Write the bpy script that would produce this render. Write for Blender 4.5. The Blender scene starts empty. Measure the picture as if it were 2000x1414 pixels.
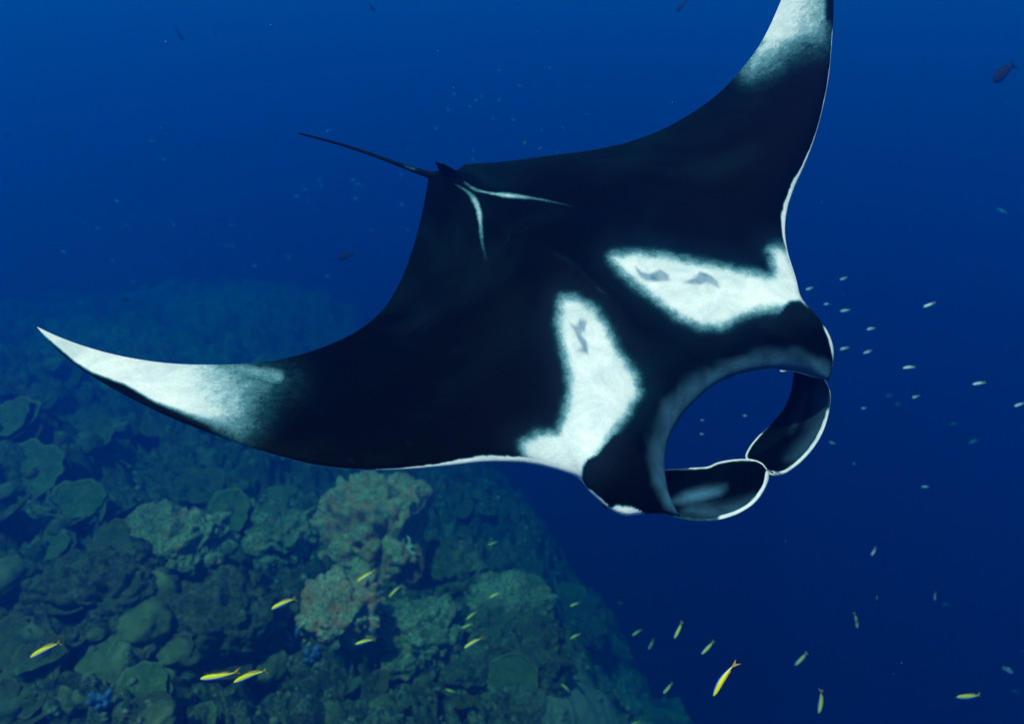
import bpy, math, random
import numpy as np
from mathutils import Vector, Matrix

# ------------------------------------------------------------------ camera
random.seed(7)
RNG = np.random.default_rng(11)
S = bpy.context.scene
COL = S.collection
FPX = 1303.0                      # focal length in pixels of a 2000 px wide frame
PITCH = math.radians(30)
CX, CY = 1000.0, 707.0
cam_d = bpy.data.cameras.new('camera')
cam_d.sensor_width = 36.0
cam_d.lens = FPX * 36.0 / 2000.0
cam_d.clip_start = 0.05
cam_d.clip_end = 2000
cam_d.dof.use_dof = True
cam_d.dof.focus_distance = 1.65
cam_d.dof.aperture_fstop = 2.6
cam = bpy.data.objects.new('camera', cam_d)
COL.objects.link(cam)
cam.location = (0, 0, 0)
cam.rotation_euler = (math.pi / 2 - PITCH, 0, 0)
S.camera = cam

# ------------------------------------------------------------------ light
TO_SUN = Vector((-0.20, -0.16, 0.96)).normalized()
world = bpy.data.worlds.new('World')
S.world = world
world.use_nodes = True
wn = world.node_tree
for n in list(wn.nodes):
    wn.nodes.remove(n)
w_out = wn.nodes.new('ShaderNodeOutputWorld')
w_bg = wn.nodes.new('ShaderNodeBackground')
w_sky = wn.nodes.new('ShaderNodeTexSky')
w_sky.sky_type = 'NISHITA'
w_sky.sun_disc = False
w_sky.sun_elevation = math.asin(TO_SUN.z)
w_sky.sun_rotation = math.atan2(TO_SUN.x, TO_SUN.y)
w_bg.inputs['Strength'].default_value = 0.10
wn.links.new(w_sky.outputs['Color'], w_bg.inputs['Color'])
wn.links.new(w_bg.outputs['Background'], w_out.inputs['Surface'])

sun_d = bpy.data.lights.new('sun', 'SUN')
sun_d.energy = 4.8
sun_d.angle = math.radians(0.5)
sun_d.color = (1.0, 0.87, 0.76)
sun = bpy.data.objects.new('sun', sun_d)
COL.objects.link(sun)
sun.location = (0, 0, 30)
sun.rotation_euler = TO_SUN.to_track_quat('Z', 'Y').to_euler()

S.view_settings.view_transform = 'Standard'
S.view_settings.look = 'None'
S.view_settings.exposure = 0.0
S.view_settings.gamma = 1.0
S.view_settings.use_curve_mapping = False
S.render.engine = 'CYCLES'
S.cycles.use_denoising = True
S.cycles.volume_bounces = 3
S.cycles.max_bounces = 8
S.cycles.sample_clamp_indirect = 4.0
S.cycles.use_adaptive_sampling = False

# water: one even volume
WATER_DENSITY = 0.135
WATER_COLOR = (0.0, 0.108, 0.533)
WATER_ABSORB = (0.0, 0.50, 0.625)
WATER_ANISO = 0.70

# ------------------------------------------------------------------ helpers
UP = np.array([0, math.sin(PITCH), math.cos(PITCH)])
BACK = np.array([0, -math.cos(PITCH), math.sin(PITCH)])
RIGHT = np.array([1.0, 0, 0])


def ray(px, py):
    """direction from the camera through a photograph pixel (2000 px wide), 1 long along the view axis"""
    px = np.asarray(px, float); py = np.asarray(py, float)
    return ((px - CX) / FPX)[..., None] * RIGHT - ((py - CY) / FPX)[..., None] * UP - BACK


def project(P):
    P = np.asarray(P, float)
    z = -(P @ BACK)
    return CX + FPX * (P @ RIGHT) / z, CY - FPX * (P @ UP) / z


def _hash(ix, iy, iz, seed):
    h = (ix.astype(np.uint32) * np.uint32(374761393) + iy.astype(np.uint32) * np.uint32(668265263)
         + iz.astype(np.uint32) * np.uint32(2147483647) + np.uint32((seed * 144665 + 97) & 0xffffffff))
    h = (h ^ (h >> np.uint32(13))) * np.uint32(1274126177)
    h = (h ^ (h >> np.uint32(15))) * np.uint32(2246822519)
    h = h ^ (h >> np.uint32(16))
    return h.astype(np.float64) / 4294967295.0


def vnoise(p, seed=0):
    """smooth 3-D value noise, 0..1"""
    f = np.floor(p)
    i = f.astype(np.int64)
    u = p - f
    u = u * u * u * (u * (u * 6 - 15) + 10)
    r = 0
    for dx in (0, 1):
        for dy in (0, 1):
            for dz in (0, 1):
                w = (u[..., 0] if dx else 1 - u[..., 0]) * (u[..., 1] if dy else 1 - u[..., 1]) * (u[..., 2] if dz else 1 - u[..., 2])
                r = r + w * _hash(i[..., 0] + dx, i[..., 1] + dy, i[..., 2] + dz, seed)
    return r


def fbm(p, octaves=4, seed=0, gain=0.5):
    a, s, t = 1.0, 0.0, 0.0
    p = np.array(p, float)
    for o in range(octaves):
        s = s + a * (vnoise(p, seed + o * 17) - 0.5)
        t += a
        a *= gain
        p = p * 2.03 + 11.3
    return s / t * 2


def domes(x, y, cell, seed, keep=0.8, rmin=0.35, rmax=0.75):
    """height of rounded heads scattered over the plane (one per cell), in units of the cell"""
    gx = np.floor(x / cell).astype(np.int64); gy = np.floor(y / cell).astype(np.int64)
    out = np.zeros_like(x)
    zz = np.zeros_like(gx)
    for dx in (-1, 0, 1):
        for dy in (-1, 0, 1):
            ix, iy = gx + dx, gy + dy
            cx = (ix + _hash(ix, iy, zz, seed)) * cell
            cy = (iy + _hash(ix, iy, zz, seed + 1)) * cell
            r = (rmin + (rmax - rmin) * _hash(ix, iy, zz, seed + 2)) * cell
            on = _hash(ix, iy, zz, seed + 3) < keep
            el = 0.6 + 0.8 * _hash(ix, iy, zz, seed + 4)
            d2 = (((x - cx) * el) ** 2 + ((y - cy) / el) ** 2) / r ** 2
            h = np.where(on & (d2 < 1), np.sqrt(np.clip(1 - d2, 0, 1)) * r, 0)
            out = np.maximum(out, h)
    return out / cell


def link(o, parent=None):
    COL.objects.link(o)
    if parent is not None:
        o.parent = parent
    return o


def mesh_np(name, V, F, mat=None, smooth=True, attrs=None):
    V = np.asarray(V, np.float32)
    me = bpy.data.meshes.new(name)
    me.vertices.add(len(V))
    me.vertices.foreach_set('co', V.ravel())
    if isinstance(F, np.ndarray):
        k = F.shape[1]
        flat = F.ravel().astype(np.int32)
        starts = np.arange(0, len(flat), k, dtype=np.int32)
    else:
        flat = np.array([i for f in F for i in f], np.int32)
        starts = np.cumsum([0] + [len(f) for f in F[:-1]]).astype(np.int32)
    me.loops.add(len(flat))
    me.loops.foreach_set('vertex_index', flat)
    me.polygons.add(len(starts))
    me.polygons.foreach_set('loop_start', starts)
    me.update(calc_edges=True)
    me.validate()
    if smooth:
        me.polygons.foreach_set('use_smooth', np.ones(len(me.polygons), bool))
    for k, v in (attrs or {}).items():
        a = me.attributes.new(k, 'FLOAT', 'POINT')
        a.data.foreach_set('value', np.asarray(v, np.float32))
    if mat is not None:
        me.materials.append(mat)
    return me


def obj(name, me, parent=None):
    return link(bpy.data.objects.new(name, me), parent)


def tag(o, label=None, cat=None, group=None, kind=None):
    if label: o['label'] = label
    if cat: o['category'] = cat
    if group: o['group'] = group
    if kind: o['kind'] = kind
    return o


def grid_faces(n, m, wrap=False):
    """quads for an n x m vertex grid; wrap closes the second axis"""
    i = np.arange(n - 1)[:, None]
    j = np.arange(m if wrap else m - 1)[None, :]
    j2 = (j + 1) % m
    a = i * m + j; b = i * m + j2; c = (i + 1) * m + j2; d = (i + 1) * m + j
    return np.stack([a, b, c, d], -1).reshape(-1, 4)


def smoothstep(a, b, x):
    t = np.clip((x - a) / (b - a), 0, 1)
    return t * t * (3 - 2 * t)


def poly_sdf(px, py, poly):
    """signed distance to a closed polygon, positive inside"""
    P = np.array(poly, float)
    d = np.full(px.shape, 1e9)
    inside = np.zeros(px.shape, bool)
    n = len(P)
    for i in range(n):
        ax, ay = P[i]; bx, by = P[(i + 1) % n]
        ex, ey = bx - ax, by - ay
        t = np.clip(((px - ax) * ex + (py - ay) * ey) / (ex * ex + ey * ey + 1e-9), 0, 1)
        d = np.minimum(d, np.hypot(px - ax - t * ex, py - ay - t * ey))
        c = ((ay > py) != (by > py)) & (px < (bx - ax) * (py - ay) / (by - ay + 1e-12) + ax)
        inside ^= c
    return np.where(inside, d, -d)


def line_dist(px, py, pts):
    d = np.full(px.shape, 1e9)
    for (ax, ay), (bx, by) in zip(pts[:-1], pts[1:]):
        ex, ey = bx - ax, by - ay
        t = np.clip(((px - ax) * ex + (py - ay) * ey) / (ex * ex + ey * ey + 1e-9), 0, 1)
        d = np.minimum(d, np.hypot(px - ax - t * ex, py - ay - t * ey))
    return d


def spline(pts, n, sub=24):
    """centripetal Catmull-Rom through pts, resampled to n points evenly by length"""
    P = np.array(pts, float)
    P = np.vstack([2 * P[0] - P[1], P, 2 * P[-1] - P[-2]])
    out = []
    for i in range(1, len(P) - 2):
        p0, p1, p2, p3 = P[i - 1:i + 3]
        t0 = 0.0
        t1 = t0 + max(np.linalg.norm(p1 - p0), 1e-6) ** 0.5
        t2 = t1 + max(np.linalg.norm(p2 - p1), 1e-6) ** 0.5
        t3 = t2 + max(np.linalg.norm(p3 - p2), 1e-6) ** 0.5
        t = np.linspace(t1, t2, sub, endpoint=False)[:, None]
        a1 = (t1 - t) / (t1 - t0) * p0 + (t - t0) / (t1 - t0) * p1
        a2 = (t2 - t) / (t2 - t1) * p1 + (t - t1) / (t2 - t1) * p2
        a3 = (t3 - t) / (t3 - t2) * p2 + (t - t2) / (t3 - t2) * p3
        b1 = (t2 - t) / (t2 - t0) * a1 + (t - t0) / (t2 - t0) * a2
        b2 = (t3 - t) / (t3 - t1) * a2 + (t - t1) / (t3 - t1) * a3
        out.append((t2 - t) / (t2 - t1) * b1 + (t - t1) / (t2 - t1) * b2)
    Q = np.vstack(out + [P[-2][None]])
    s = np.concatenate([[0], np.cumsum(np.linalg.norm(np.diff(Q, axis=0), axis=1))])
    u = np.linspace(0, s[-1], n)
    return np.stack([np.interp(u, s, Q[:, k]) for k in range(Q.shape[1])], -1)


# ---- node helpers
class NT:
    def __init__(self, name):
        self.m = bpy.data.materials.new(name)
        self.m.use_nodes = True
        self.t = self.m.node_tree
        self.bsdf = self.t.nodes['Principled BSDF']
        self.out = self.t.nodes['Material Output']
        self.geo = None

    def n(self, kind, **kw):
        x = self.t.nodes.new(kind)
        for k, v in kw.items():
            setattr(x, k, v)
        return x

    def l(self, a, b):
        self.t.links.new(a, b)

    def coord(self, which='Object'):
        c = self.n('ShaderNodeTexCoord')
        return c.outputs[which]

    def noise(self, vec, scale, detail=4, rough=0.55, dist=0.0):
        x = self.n('ShaderNodeTexNoise')
        x.inputs['Scale'].default_value = scale
        x.inputs['Detail'].default_value = detail
        x.inputs['Roughness'].default_value = rough
        x.inputs['Distortion'].default_value = dist
        self.l(vec, x.inputs['Vector'])
        return x.outputs['Fac']

    def ramp(self, fac, stops, interp='LINEAR'):
        r = self.n('ShaderNodeValToRGB')
        r.color_ramp.interpolation = interp
        e = r.color_ramp.elements
        while len(e) > 1:
            e.remove(e[-1])
        for i, (p, c) in enumerate(stops):
            if not isinstance(c, tuple):
                c = (c, c, c)
            el = e[0] if i == 0 else e.new(p)
            el.position = p
            el.color = (*c, 1)
        self.l(fac, r.inputs['Fac'])
        return r.outputs['Color']

    def mix(self, fac, a, b, mode='MIX'):
        x = self.n('ShaderNodeMix', data_type='RGBA', blend_type=mode)
        for v, s in ((fac, x.inputs[0]), (a, x.inputs[6]), (b, x.inputs[7])):
            if isinstance(v, (int, float)):
                s.default_value = v
            elif isinstance(v, tuple):
                s.default_value = (*v, 1)
            else:
                self.l(v, s)
        return x.outputs[2]

    def math(self, op, a, b=None, c=None, clamp=False):
        x = self.n('ShaderNodeMath', operation=op, use_clamp=clamp)
        for v, s in zip((a, b, c), x.inputs):
            if v is None:
                continue
            if isinstance(v, (int, float)):
                s.default_value = v
            else:
                self.l(v, s)
        return x.outputs[0]

    def attr(self, name):
        x = self.n('ShaderNodeAttribute', attribute_name=name)
        return x.outputs['Fac']

    def bump(self, h, strength, dist):
        b = self.n('ShaderNodeBump')
        b.inputs['Strength'].default_value = strength
        b.inputs['Distance'].default_value = dist
        self.l(h, b.inputs['Height'])
        self.l(b.outputs['Normal'], self.bsdf.inputs['Normal'])

    def color(self, c):
        if isinstance(c, tuple):
            self.bsdf.inputs['Base Color'].default_value = (*c, 1)
        else:
            self.l(c, self.bsdf.inputs['Base Color'])

    def rough(self, r, spec=0.3):
        self.bsdf.inputs['Roughness'].default_value = r
        self.bsdf.inputs['Specular IOR Level'].default_value = spec


def rock_material(name, dark, mid, pale, accent, pale_at=0.60, accent_at=0.62, scale=1.0):
    k = NT(name)
    g = k.n('ShaderNodeNewGeometry')
    pos = g.outputs['Position']
    big = k.noise(pos, 0.9 * scale, 4, 0.6, 0.4)
    medium = k.noise(pos, 4.5 * scale, 5, 0.65, 0.8)
    fine = k.noise(pos, 15 * scale, 5, 0.62, 1.6)
    hair = k.noise(pos, 70 * scale, 3, 0.7)
    c = k.mix(k.ramp(medium, [(0.36, 0.0), (0.6, 1.0)]), dark, mid)
    c = k.mix(k.ramp(fine, [(0.42, 0.0), (0.62, 0.85)]), c, k.mix(medium, mid, pale))
    p = k.math('MULTIPLY', k.ramp(big, [(pale_at - 0.1, 0.0), (pale_at + 0.05, 1.0)]), k.ramp(fine, [(0.45, 0.0), (0.58, 1.0)]))
    c = k.mix(p, c, pale)
    a = k.noise(pos, 2.3 * scale, 5, 0.62, 1.2)
    af = k.math('MULTIPLY', k.ramp(a, [(accent_at - 0.03, 0.0), (accent_at + 0.03, 1.0)]), k.ramp(fine, [(0.38, 0.2), (0.5, 0.9)]))
    c = k.mix(af, c, accent)
    c = k.mix(k.ramp(hair, [(0.3, 0.3), (0.55, 0.0)]), c, (0.015, 0.018, 0.014))
    fl_ = k.math('MULTIPLY', k.ramp(k.noise(pos, 38 * scale, 2, 0.5, 1.5), [(0.66, 0.0), (0.70, 1.0)]), k.ramp(medium, [(0.45, 0.0), (0.6, 1.0)]))
    c = k.mix(fl_, c, tuple(min(0.75, x * 1.7) for x in pale))
    k.color(c)
    k.rough(0.85, 0.15)
    hh = k.math('ADD', k.math('MULTIPLY', fine, 1.0), k.math('MULTIPLY', hair, 0.5))
    k.bump(hh, 1.0, 0.045)
    return k


# ------------------------------------------------------------------ the reef slope
PTS = []   # (px, py, distance)
for px, py, d in ((0, 1414, 8.3), (500, 1414, 8.4), (1000, 1414, 9.0), (1280, 1414, 9.8), (1330, 1250, 12.5), (1200, 1080, 17),
                  (1050, 950, 21), (800, 900, 18), (500, 950, 14.5), (0, 1150, 10), (0, 930, 12.5), (0, 700, 25), (300, 600, 36), (550, 560, 42), (700, 620, 36), (600, 1200, 10.2), (950, 1200, 11.2)):
    v = ray(px, py); PTS.append(v / np.linalg.norm(v) * d)
PTS = np.array(PTS)
PTS = np.vstack([PTS, [[-30, 15, -10], [-40, 40, -21], [-12, 1, -6.2], [2, 0, -7.2], [-60, 80, -44], [0, 60, -45]]])


def _tps(r):
    return np.where(r > 0, r * r * np.log(r + 1e-9), 0)


_n = len(PTS)
_A = np.zeros((_n + 3, _n + 3))
_D = np.linalg.norm(PTS[:, None, :2] - PTS[None, :, :2], axis=2)
_A[:_n, :_n] = _tps(_D) + 4.0 * np.eye(_n)
_A[:_n, _n] = 1; _A[:_n, _n + 1:] = PTS[:, :2]; _A[_n:, :_n] = _A[:_n, _n:].T
_W = np.linalg.solve(_A, np.concatenate([PTS[:, 2], [0, 0, 0]]))
EDGE_Y = [-5, 3, 4.6, 7.1, 11, 15.2, 20, 30, 42, 60, 90]
EDGE_X = [-0.1, 0.0, 0.1, 0.3, 0.0, -1.0, -2.8, -7.5, -14, -27, -51]


def reef_base(x, y):
    z = _W[_n] + _W[_n + 1] * x + _W[_n + 2] * y
    for i in range(_n):
        z = z + _W[i] * _tps(np.hypot(x - PTS[i, 0], y - PTS[i, 1]))
    z = np.maximum(z, -30)
    q = np.stack([x * 0.25, y * 0.25, 0 * x], -1)
    s = (x - np.interp(y, EDGE_Y, EDGE_X)) + 1.1 * fbm(q * 1.7, 3, 5)
    sp = np.where(s > 8, s, np.log1p(np.exp(np.clip(s * 2.0, -30, 16))) / 2.0)
    z = z - 1.0 * sp - 2.4 * np.maximum(sp - 3.4, 0)
    return np.maximum(z, -69.0)


def _march(fn, px, py):
    d = ray(px, py)
    t = np.linspace(3.5, 60, 1400)
    P = t[:, None] * d
    below = P[:, 2] < fn(P[:, 0], P[:, 1])
    return P[int(np.argmax(below)) if below.any() else len(t) - 1]


SP = _march(reef_base, 1140, 1390)      # a pocket of pale sand


def sand_mask(x, y):
    q = np.stack([x, y, 0 * x], -1)
    r = np.hypot((x - SP[0]) / 1.0, (y - SP[1]) / 1.2) + 0.35 * fbm(q * 1.5, 3, 44)
    return smoothstep(1.35, 0.25, r)


def reef_height(x, y):
    x = np.asarray(x, float); y = np.asarray(y, float)
    zb = reef_base(x, y)
    z = zb
    q = np.stack([x, y, 0 * x], -1)
    wx = x + 0.35 * fbm(q * 0.9, 3, 21); wy = y + 0.35 * fbm(q * 0.9 + 7.7, 3, 22)
    z = z + 0.55 * fbm(q * 0.35, 3, 3)
    z = z + 1.05 * (domes(wx, wy, 2.3, 40, 0.6, 0.3, 0.62) - 0.2)
    z = z + 0.75 * domes(wx + 0.2 * fbm(q * 3, 2, 9), wy, 0.95, 50, 0.75, 0.3, 0.6)
    z = z + 0.36 * domes(wx + 0.05 * fbm(q * 8, 2, 8), wy + 0.05 * fbm(q * 8 + 3, 2, 7), 0.38, 60, 0.85, 0.3, 0.62)
    z = z + 0.14 * domes(x + 0.03 * fbm(q * 15, 2, 6), y, 0.15, 70, 0.85, 0.3, 0.62)
    z = z + 0.10 * fbm(q * 4.0, 4, 31, 0.6)
    z = z - 0.30 * (1 - smoothstep(0.0, 0.16, np.abs(fbm(q * 1.3 + 3.3, 3, 55))))     # clefts
    z = z - 0.10 * (1 - smoothstep(0.0, 0.2, np.abs(fbm(q * 4.1 + 1.3, 3, 56))))
    k = sand_mask(x, y)
    return z * (1 - k) + (zb + 0.25 + 0.04 * fbm(q * 3, 3, 57)) * k


# ------------------------------------------------------------------ placing on the reef
def on_reef(px, py):
    """the point of the reef seen through a photograph pixel"""
    return _march(reef_height, px, py)


NA, ND = 760, 760
az = np.radians(np.linspace(-68, 44, NA))
rr = 2.6 * np.exp(np.linspace(0, math.log(95 / 2.6), ND))
A2, R2 = np.meshgrid(az, rr, indexing='ij')
TX, TY = R2 * np.sin(A2), R2 * np.cos(A2)
TZ = reef_height(TX, TY)
qv = np.stack([TX, TY, TZ], -1)
TX = TX + 0.10 * fbm(qv * 2.2, 3, 81); TY = TY + 0.10 * fbm(qv * 2.2 + 5, 3, 82)   # leaning faces and small overhangs
sand = sand_mask(TX, TY)
_s = TX - np.interp(TY, EDGE_Y, EDGE_X)
sand = np.maximum(sand, 0.75 * smoothstep(0.3, 2.2, _s) * smoothstep(15, 9, TY) * smoothstep(-0.35, 0.25, fbm(np.stack([TX * 0.9, TY * 0.9, 0 * TX], -1), 4, 92)))
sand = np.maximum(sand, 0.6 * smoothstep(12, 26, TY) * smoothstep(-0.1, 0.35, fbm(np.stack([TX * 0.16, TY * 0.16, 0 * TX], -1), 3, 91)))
rk = rock_material('reef_rock', (0.010, 0.020, 0.007), (0.045, 0.066, 0.024), (0.29, 0.33, 0.20), (0.26, 0.15, 0.08), 0.62, 0.68)
base = rk.bsdf.inputs['Base Color'].links[0].from_socket
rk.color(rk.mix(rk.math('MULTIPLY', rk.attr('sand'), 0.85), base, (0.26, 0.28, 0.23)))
reef = obj('reef_terrain', mesh_np('reef_terrain', np.stack([TX, TY, TZ], -1).reshape(-1, 3), grid_faces(NA, ND), rk.m, True, {'sand': sand.ravel()}))
tag(reef, kind='structure')

km = NT('sea_floor_sand'); g_ = km.n('ShaderNodeNewGeometry')
km.color(km.ramp(km.noise(g_.outputs['Position'], 0.1, 4), [(0.3, (0.10, 0.10, 0.08)), (0.7, (0.2, 0.19, 0.15))])); km.rough(0.9, 0.1)
fl = obj('sea_floor', mesh_np('sea_floor', [(-395, -395, -70), (395, -395, -70), (395, 395, -70), (-395, 395, -70)], [(0, 1, 2, 3)], km.m, False))
tag(fl, kind='structure')

# ------------------------------------------------------------------ the water's haze
hz = bpy.data.materials.new('water_haze'); hz.use_nodes = True
for n in list(hz.node_tree.nodes):
    hz.node_tree.nodes.remove(n)
ho = hz.node_tree.nodes.new('ShaderNodeOutputMaterial'); hv = hz.node_tree.nodes.new('ShaderNodeVolumePrincipled')
hv.inputs['Color'].default_value = (*WATER_COLOR, 1)
hv.inputs['Absorption Color'].default_value = (*WATER_ABSORB, 1)
hv.inputs['Density'].default_value = WATER_DENSITY
hv.inputs['Density Attribute'].default_value = ''
hv.inputs['Anisotropy'].default_value = WATER_ANISO
hz.node_tree.links.new(hv.outputs['Volume'], ho.inputs['Volume'])
try:
    hz.cycles.homogeneous_volume = True
except Exception:
    pass
HX, HT, HB = 400, 1.0, -71
hb = obj('haze', mesh_np('haze', [(-HX, -HX, HB), (HX, -HX, HB), (HX, HX, HB), (-HX, HX, HB), (-HX, -HX, HT), (HX, -HX, HT), (HX, HX, HT), (-HX, HX, HT)],
                         [(3, 2, 1, 0), (4, 5, 6, 7), (0, 1, 5, 4), (1, 2, 6, 5), (2, 3, 7, 6), (3, 0, 4, 7)], hz, False))
tag(hb, kind='stuff')


def ico(sub):
    import bmesh
    bm = bmesh.new()
    bmesh.ops.create_icosphere(bm, subdivisions=sub, radius=1)
    V = np.array([v.co[:] for v in bm.verts]); F = np.array([[v.index for v in f.verts] for f in bm.faces])
    bm.free()
    return V, F


ICO = {k: ico(k) for k in (2, 3, 4, 5, 6)}


def boulder_mesh(name, size, seed, mat, box=0.5, sub=6, rough=1.0):
    V, F = ICO[sub]
    n = V / np.linalg.norm(V, axis=1)[:, None]
    cube = n / np.abs(n).max(1)[:, None]
    p = n * (1 - box) + cube * box * 0.85
    p = p * np.array(size)
    m = max(size)
    o = seed * 3.7
    disp = 0.30 * fbm(p * 1.6 / m + o, 3, seed) + 0.0
    lump = domes(p[:, 0] * 1.3 + p[:, 1] * 0.6 + o, p[:, 2] * 1.3 + p[:, 1] * 0.7 + o, 0.5 * m, seed + 3, 0.9, 0.35, 0.7)
    disp = disp * m + 0.16 * m * (lump - 0.3)
    disp = disp - 0.10 * m * (1 - smoothstep(0.0, 0.22, np.abs(fbm(p * 1.9 + o, 3, seed + 29)))) - 0.05 * (1 - smoothstep(0, 0.25, np.abs(fbm(p * 6 + o, 3, seed + 39))))
    disp = disp + rough * (0.12 * fbm(p * 5 + o, 4, seed + 9, 0.6) + 0.05 * fbm(p * 14 + o, 3, seed + 19, 0.6))
    return mesh_np(name, p + n * disp[:, None], F, mat)


lit_crust = rock_material('lit_pink_crust_rock', (0.015, 0.03, 0.016), (0.15, 0.18, 0.08), (0.88, 0.76, 0.54), (0.95, 0.36, 0.18), 0.44, 0.52, 2.0)  # pink crust, kept paler: sunlight on the block is put into its colour
dull = rock_material('dull_rock', (0.011, 0.021, 0.008), (0.045, 0.066, 0.024), (0.22, 0.25, 0.15), (0.20, 0.12, 0.06), 0.66, 0.66)
teal = rock_material('turf_rock', (0.017, 0.032, 0.013), (0.10, 0.145, 0.06), (0.50, 0.56, 0.38), (0.50, 0.24, 0.14), 0.53, 0.60, 1.6)

BOULDERS = [  # px, py, half size (m), sink, box, material, label
    (722, 1130, (0.98, 0.75, 1.15), 0.0, 0.62, lit_crust, 'tall blocky reef boulder crusted pink and cream, below the middle of the near wing'),
    (660, 1235, (0.55, 0.5, 0.42), 0.10, 0.4, lit_crust, 'low pink crusted boulder at the foot of the tall blocky boulder'),
    (970, 1345, (0.95, 0.7, 0.55), 0.15, 0.25, dull, 'large dark rounded boulder beside the pale sand at the bottom edge'),
    (1010, 1240, (0.8, 0.6, 0.5), 0.15, 0.3, teal, 'greenish boulder just above the large dark rounded boulder'),
    (880, 1170, (0.7, 0.6, 0.65), 0.1, 0.35, dull, 'dark boulder right of the tall pink crusted boulder'),
    (820, 1290, (0.65, 0.55, 0.45), 0.15, 0.35, teal, 'mottled boulder under the lone yellow fish, right of the blue sponges'),
    (540, 1090, (0.6, 0.55, 0.5), 0.1, 0.3, teal, 'rough boulder left of the tall pink crusted boulder'),
    (1140, 1260, (0.6, 0.7, 0.55), 0.1, 0.4, dull, 'boulder on the brink where the reef drops into blue water'),
    (420, 1250, (0.7, 0.55, 0.4), 0.2, 0.3, dull, 'low dark boulder above the touching pair of yellow fish'),
    (180, 1200, (0.8, 0.6, 0.4), 0.2, 0.3, dull, 'broad low boulder above the large brown plate coral'),
    (330, 1110, (0.7, 0.6, 0.45), 0.15, 0.3, teal, 'boulder under the white tipped wing, among the plate corals'),
]
for i, (px, py, size, sink, box, m, lab) in enumerate(BOULDERS):
    P = on_reef(px, py)
    o = obj('reef_boulder', boulder_mesh('reef_boulder', size, 5 + i, m.m, box, 6))
    z = float(reef_base(np.array([P[0]]), np.array([P[1]]))[0])
    o.location = (P[0], P[1] + size[1] * 0.5, P[2] + size[2] * (0.35 - sink))
    o.rotation_euler = (-0.42 if i == 0 else 0.1 * random.uniform(-1, 1), 0.1 * random.uniform(-1, 1), random.uniform(-0.4, 0.4))
    tag(o, lab, 'boulder', 'boulders on the reef slope')


# ------------------------------------------------------------------ corals
def coral_mat(name, a, b, rim, scale=1.0):
    k = NT(name)
    co = k.coord('Object')
    n1 = k.noise(co, 5 * scale, 5, 0.65, 0.6)
    n2 = k.noise(co, 28 * scale, 3, 0.6)
    c = k.mix(k.ramp(n1, [(0.35, 0.0), (0.65, 1.0)]), a, b)
    c = k.mix(k.math('MULTIPLY', k.ramp(n2, [(0.5, 0.0), (0.7, 1.0)]), 0.5), c, rim)
    c = k.mix(k.attr('rim'), c, rim)
    k.color(c); k.rough(0.8, 0.15)
    k.bump(n2, 0.6, 0.02)
    return k.m


MAT_PLATE = [coral_mat('brown_plate_coral', (0.024, 0.036, 0.009), (0.058, 0.066, 0.018), (0.20, 0.14, 0.05)),
             coral_mat('olive_plate_coral', (0.026, 0.052, 0.014), (0.065, 0.10, 0.03), (0.20, 0.21, 0.09))]
MAT_HEAD = [coral_mat('olive_head_coral', (0.026, 0.042, 0.012), (0.065, 0.088, 0.03), (0.20, 0.21, 0.10)),
            coral_mat('tan_head_coral', (0.04, 0.055, 0.018), (0.10, 0.115, 0.045), (0.30, 0.29, 0.15))]
MAT_BLUE = coral_mat('blue_sponge', (0.03, 0.08, 0.20), (0.06, 0.15, 0.34), (0.10, 0.22, 0.45))
MAT_STALK = coral_mat('coral_stalk', (0.03, 0.03, 0.02), (0.06, 0.055, 0.03), (0.1, 0.09, 0.06))
MAT_STAR = coral_mat('pale_sea_star', (0.42, 0.46, 0.42), (0.60, 0.62, 0.56), (0.7, 0.7, 0.64))
MAT_OVAL = coral_mat('brown_oval_sponge', (0.15, 0.075, 0.035), (0.20, 0.10, 0.05), (0.46, 0.20, 0.10))


def plate_mesh(name, r, seed, mat, dish=0.18, thick=0.035, gap=0.0, nr=16, na=56):
    """a thin lobed dish: top and underside of one disc, scalloped edge"""
    th = np.linspace(0, 2 * math.pi, na, endpoint=False)
    q = np.stack([np.cos(th) * 1.3, np.sin(th) * 1.3, 0 * th + seed * 2.1], -1)
    edge = 1 + 0.28 * fbm(q, 3, seed) + 0.04 * np.sin(th * (9 + seed % 5) + seed)
    rows_t, rows_b, rim = [], [], []
    for i in range(nr):
        f = (i + 0.02) / (nr - 1 + 0.02)
        x, y = np.cos(th) * edge * f * r, np.sin(th) * edge * f * r
        ripple = 0.03 * r * fbm(np.stack([x / r * 4, y / r * 4, 0 * x + seed], -1), 3, seed + 4)
        z = dish * r * f ** 2 + ripple + 0.012 * r * np.sin(f * 22 + seed)
        t = thick * r * (1.15 - f ** 6)
        rows_t.append(np.stack([x, y, z + t / 2], -1)); rows_b.append(np.stack([x * 0.985, y * 0.985, z - t / 2], -1))
        rim.append(np.full(na, max(0.0, (f - 0.93) / 0.07)))
    V = np.concatenate(rows_t + rows_b[::-1]).reshape(-1, 3)
    R = np.concatenate(rim + rim[::-1])
    F = grid_faces(2 * nr, na, True)
    return mesh_np(name, V, F, mat, True, {'rim': R})


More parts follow.
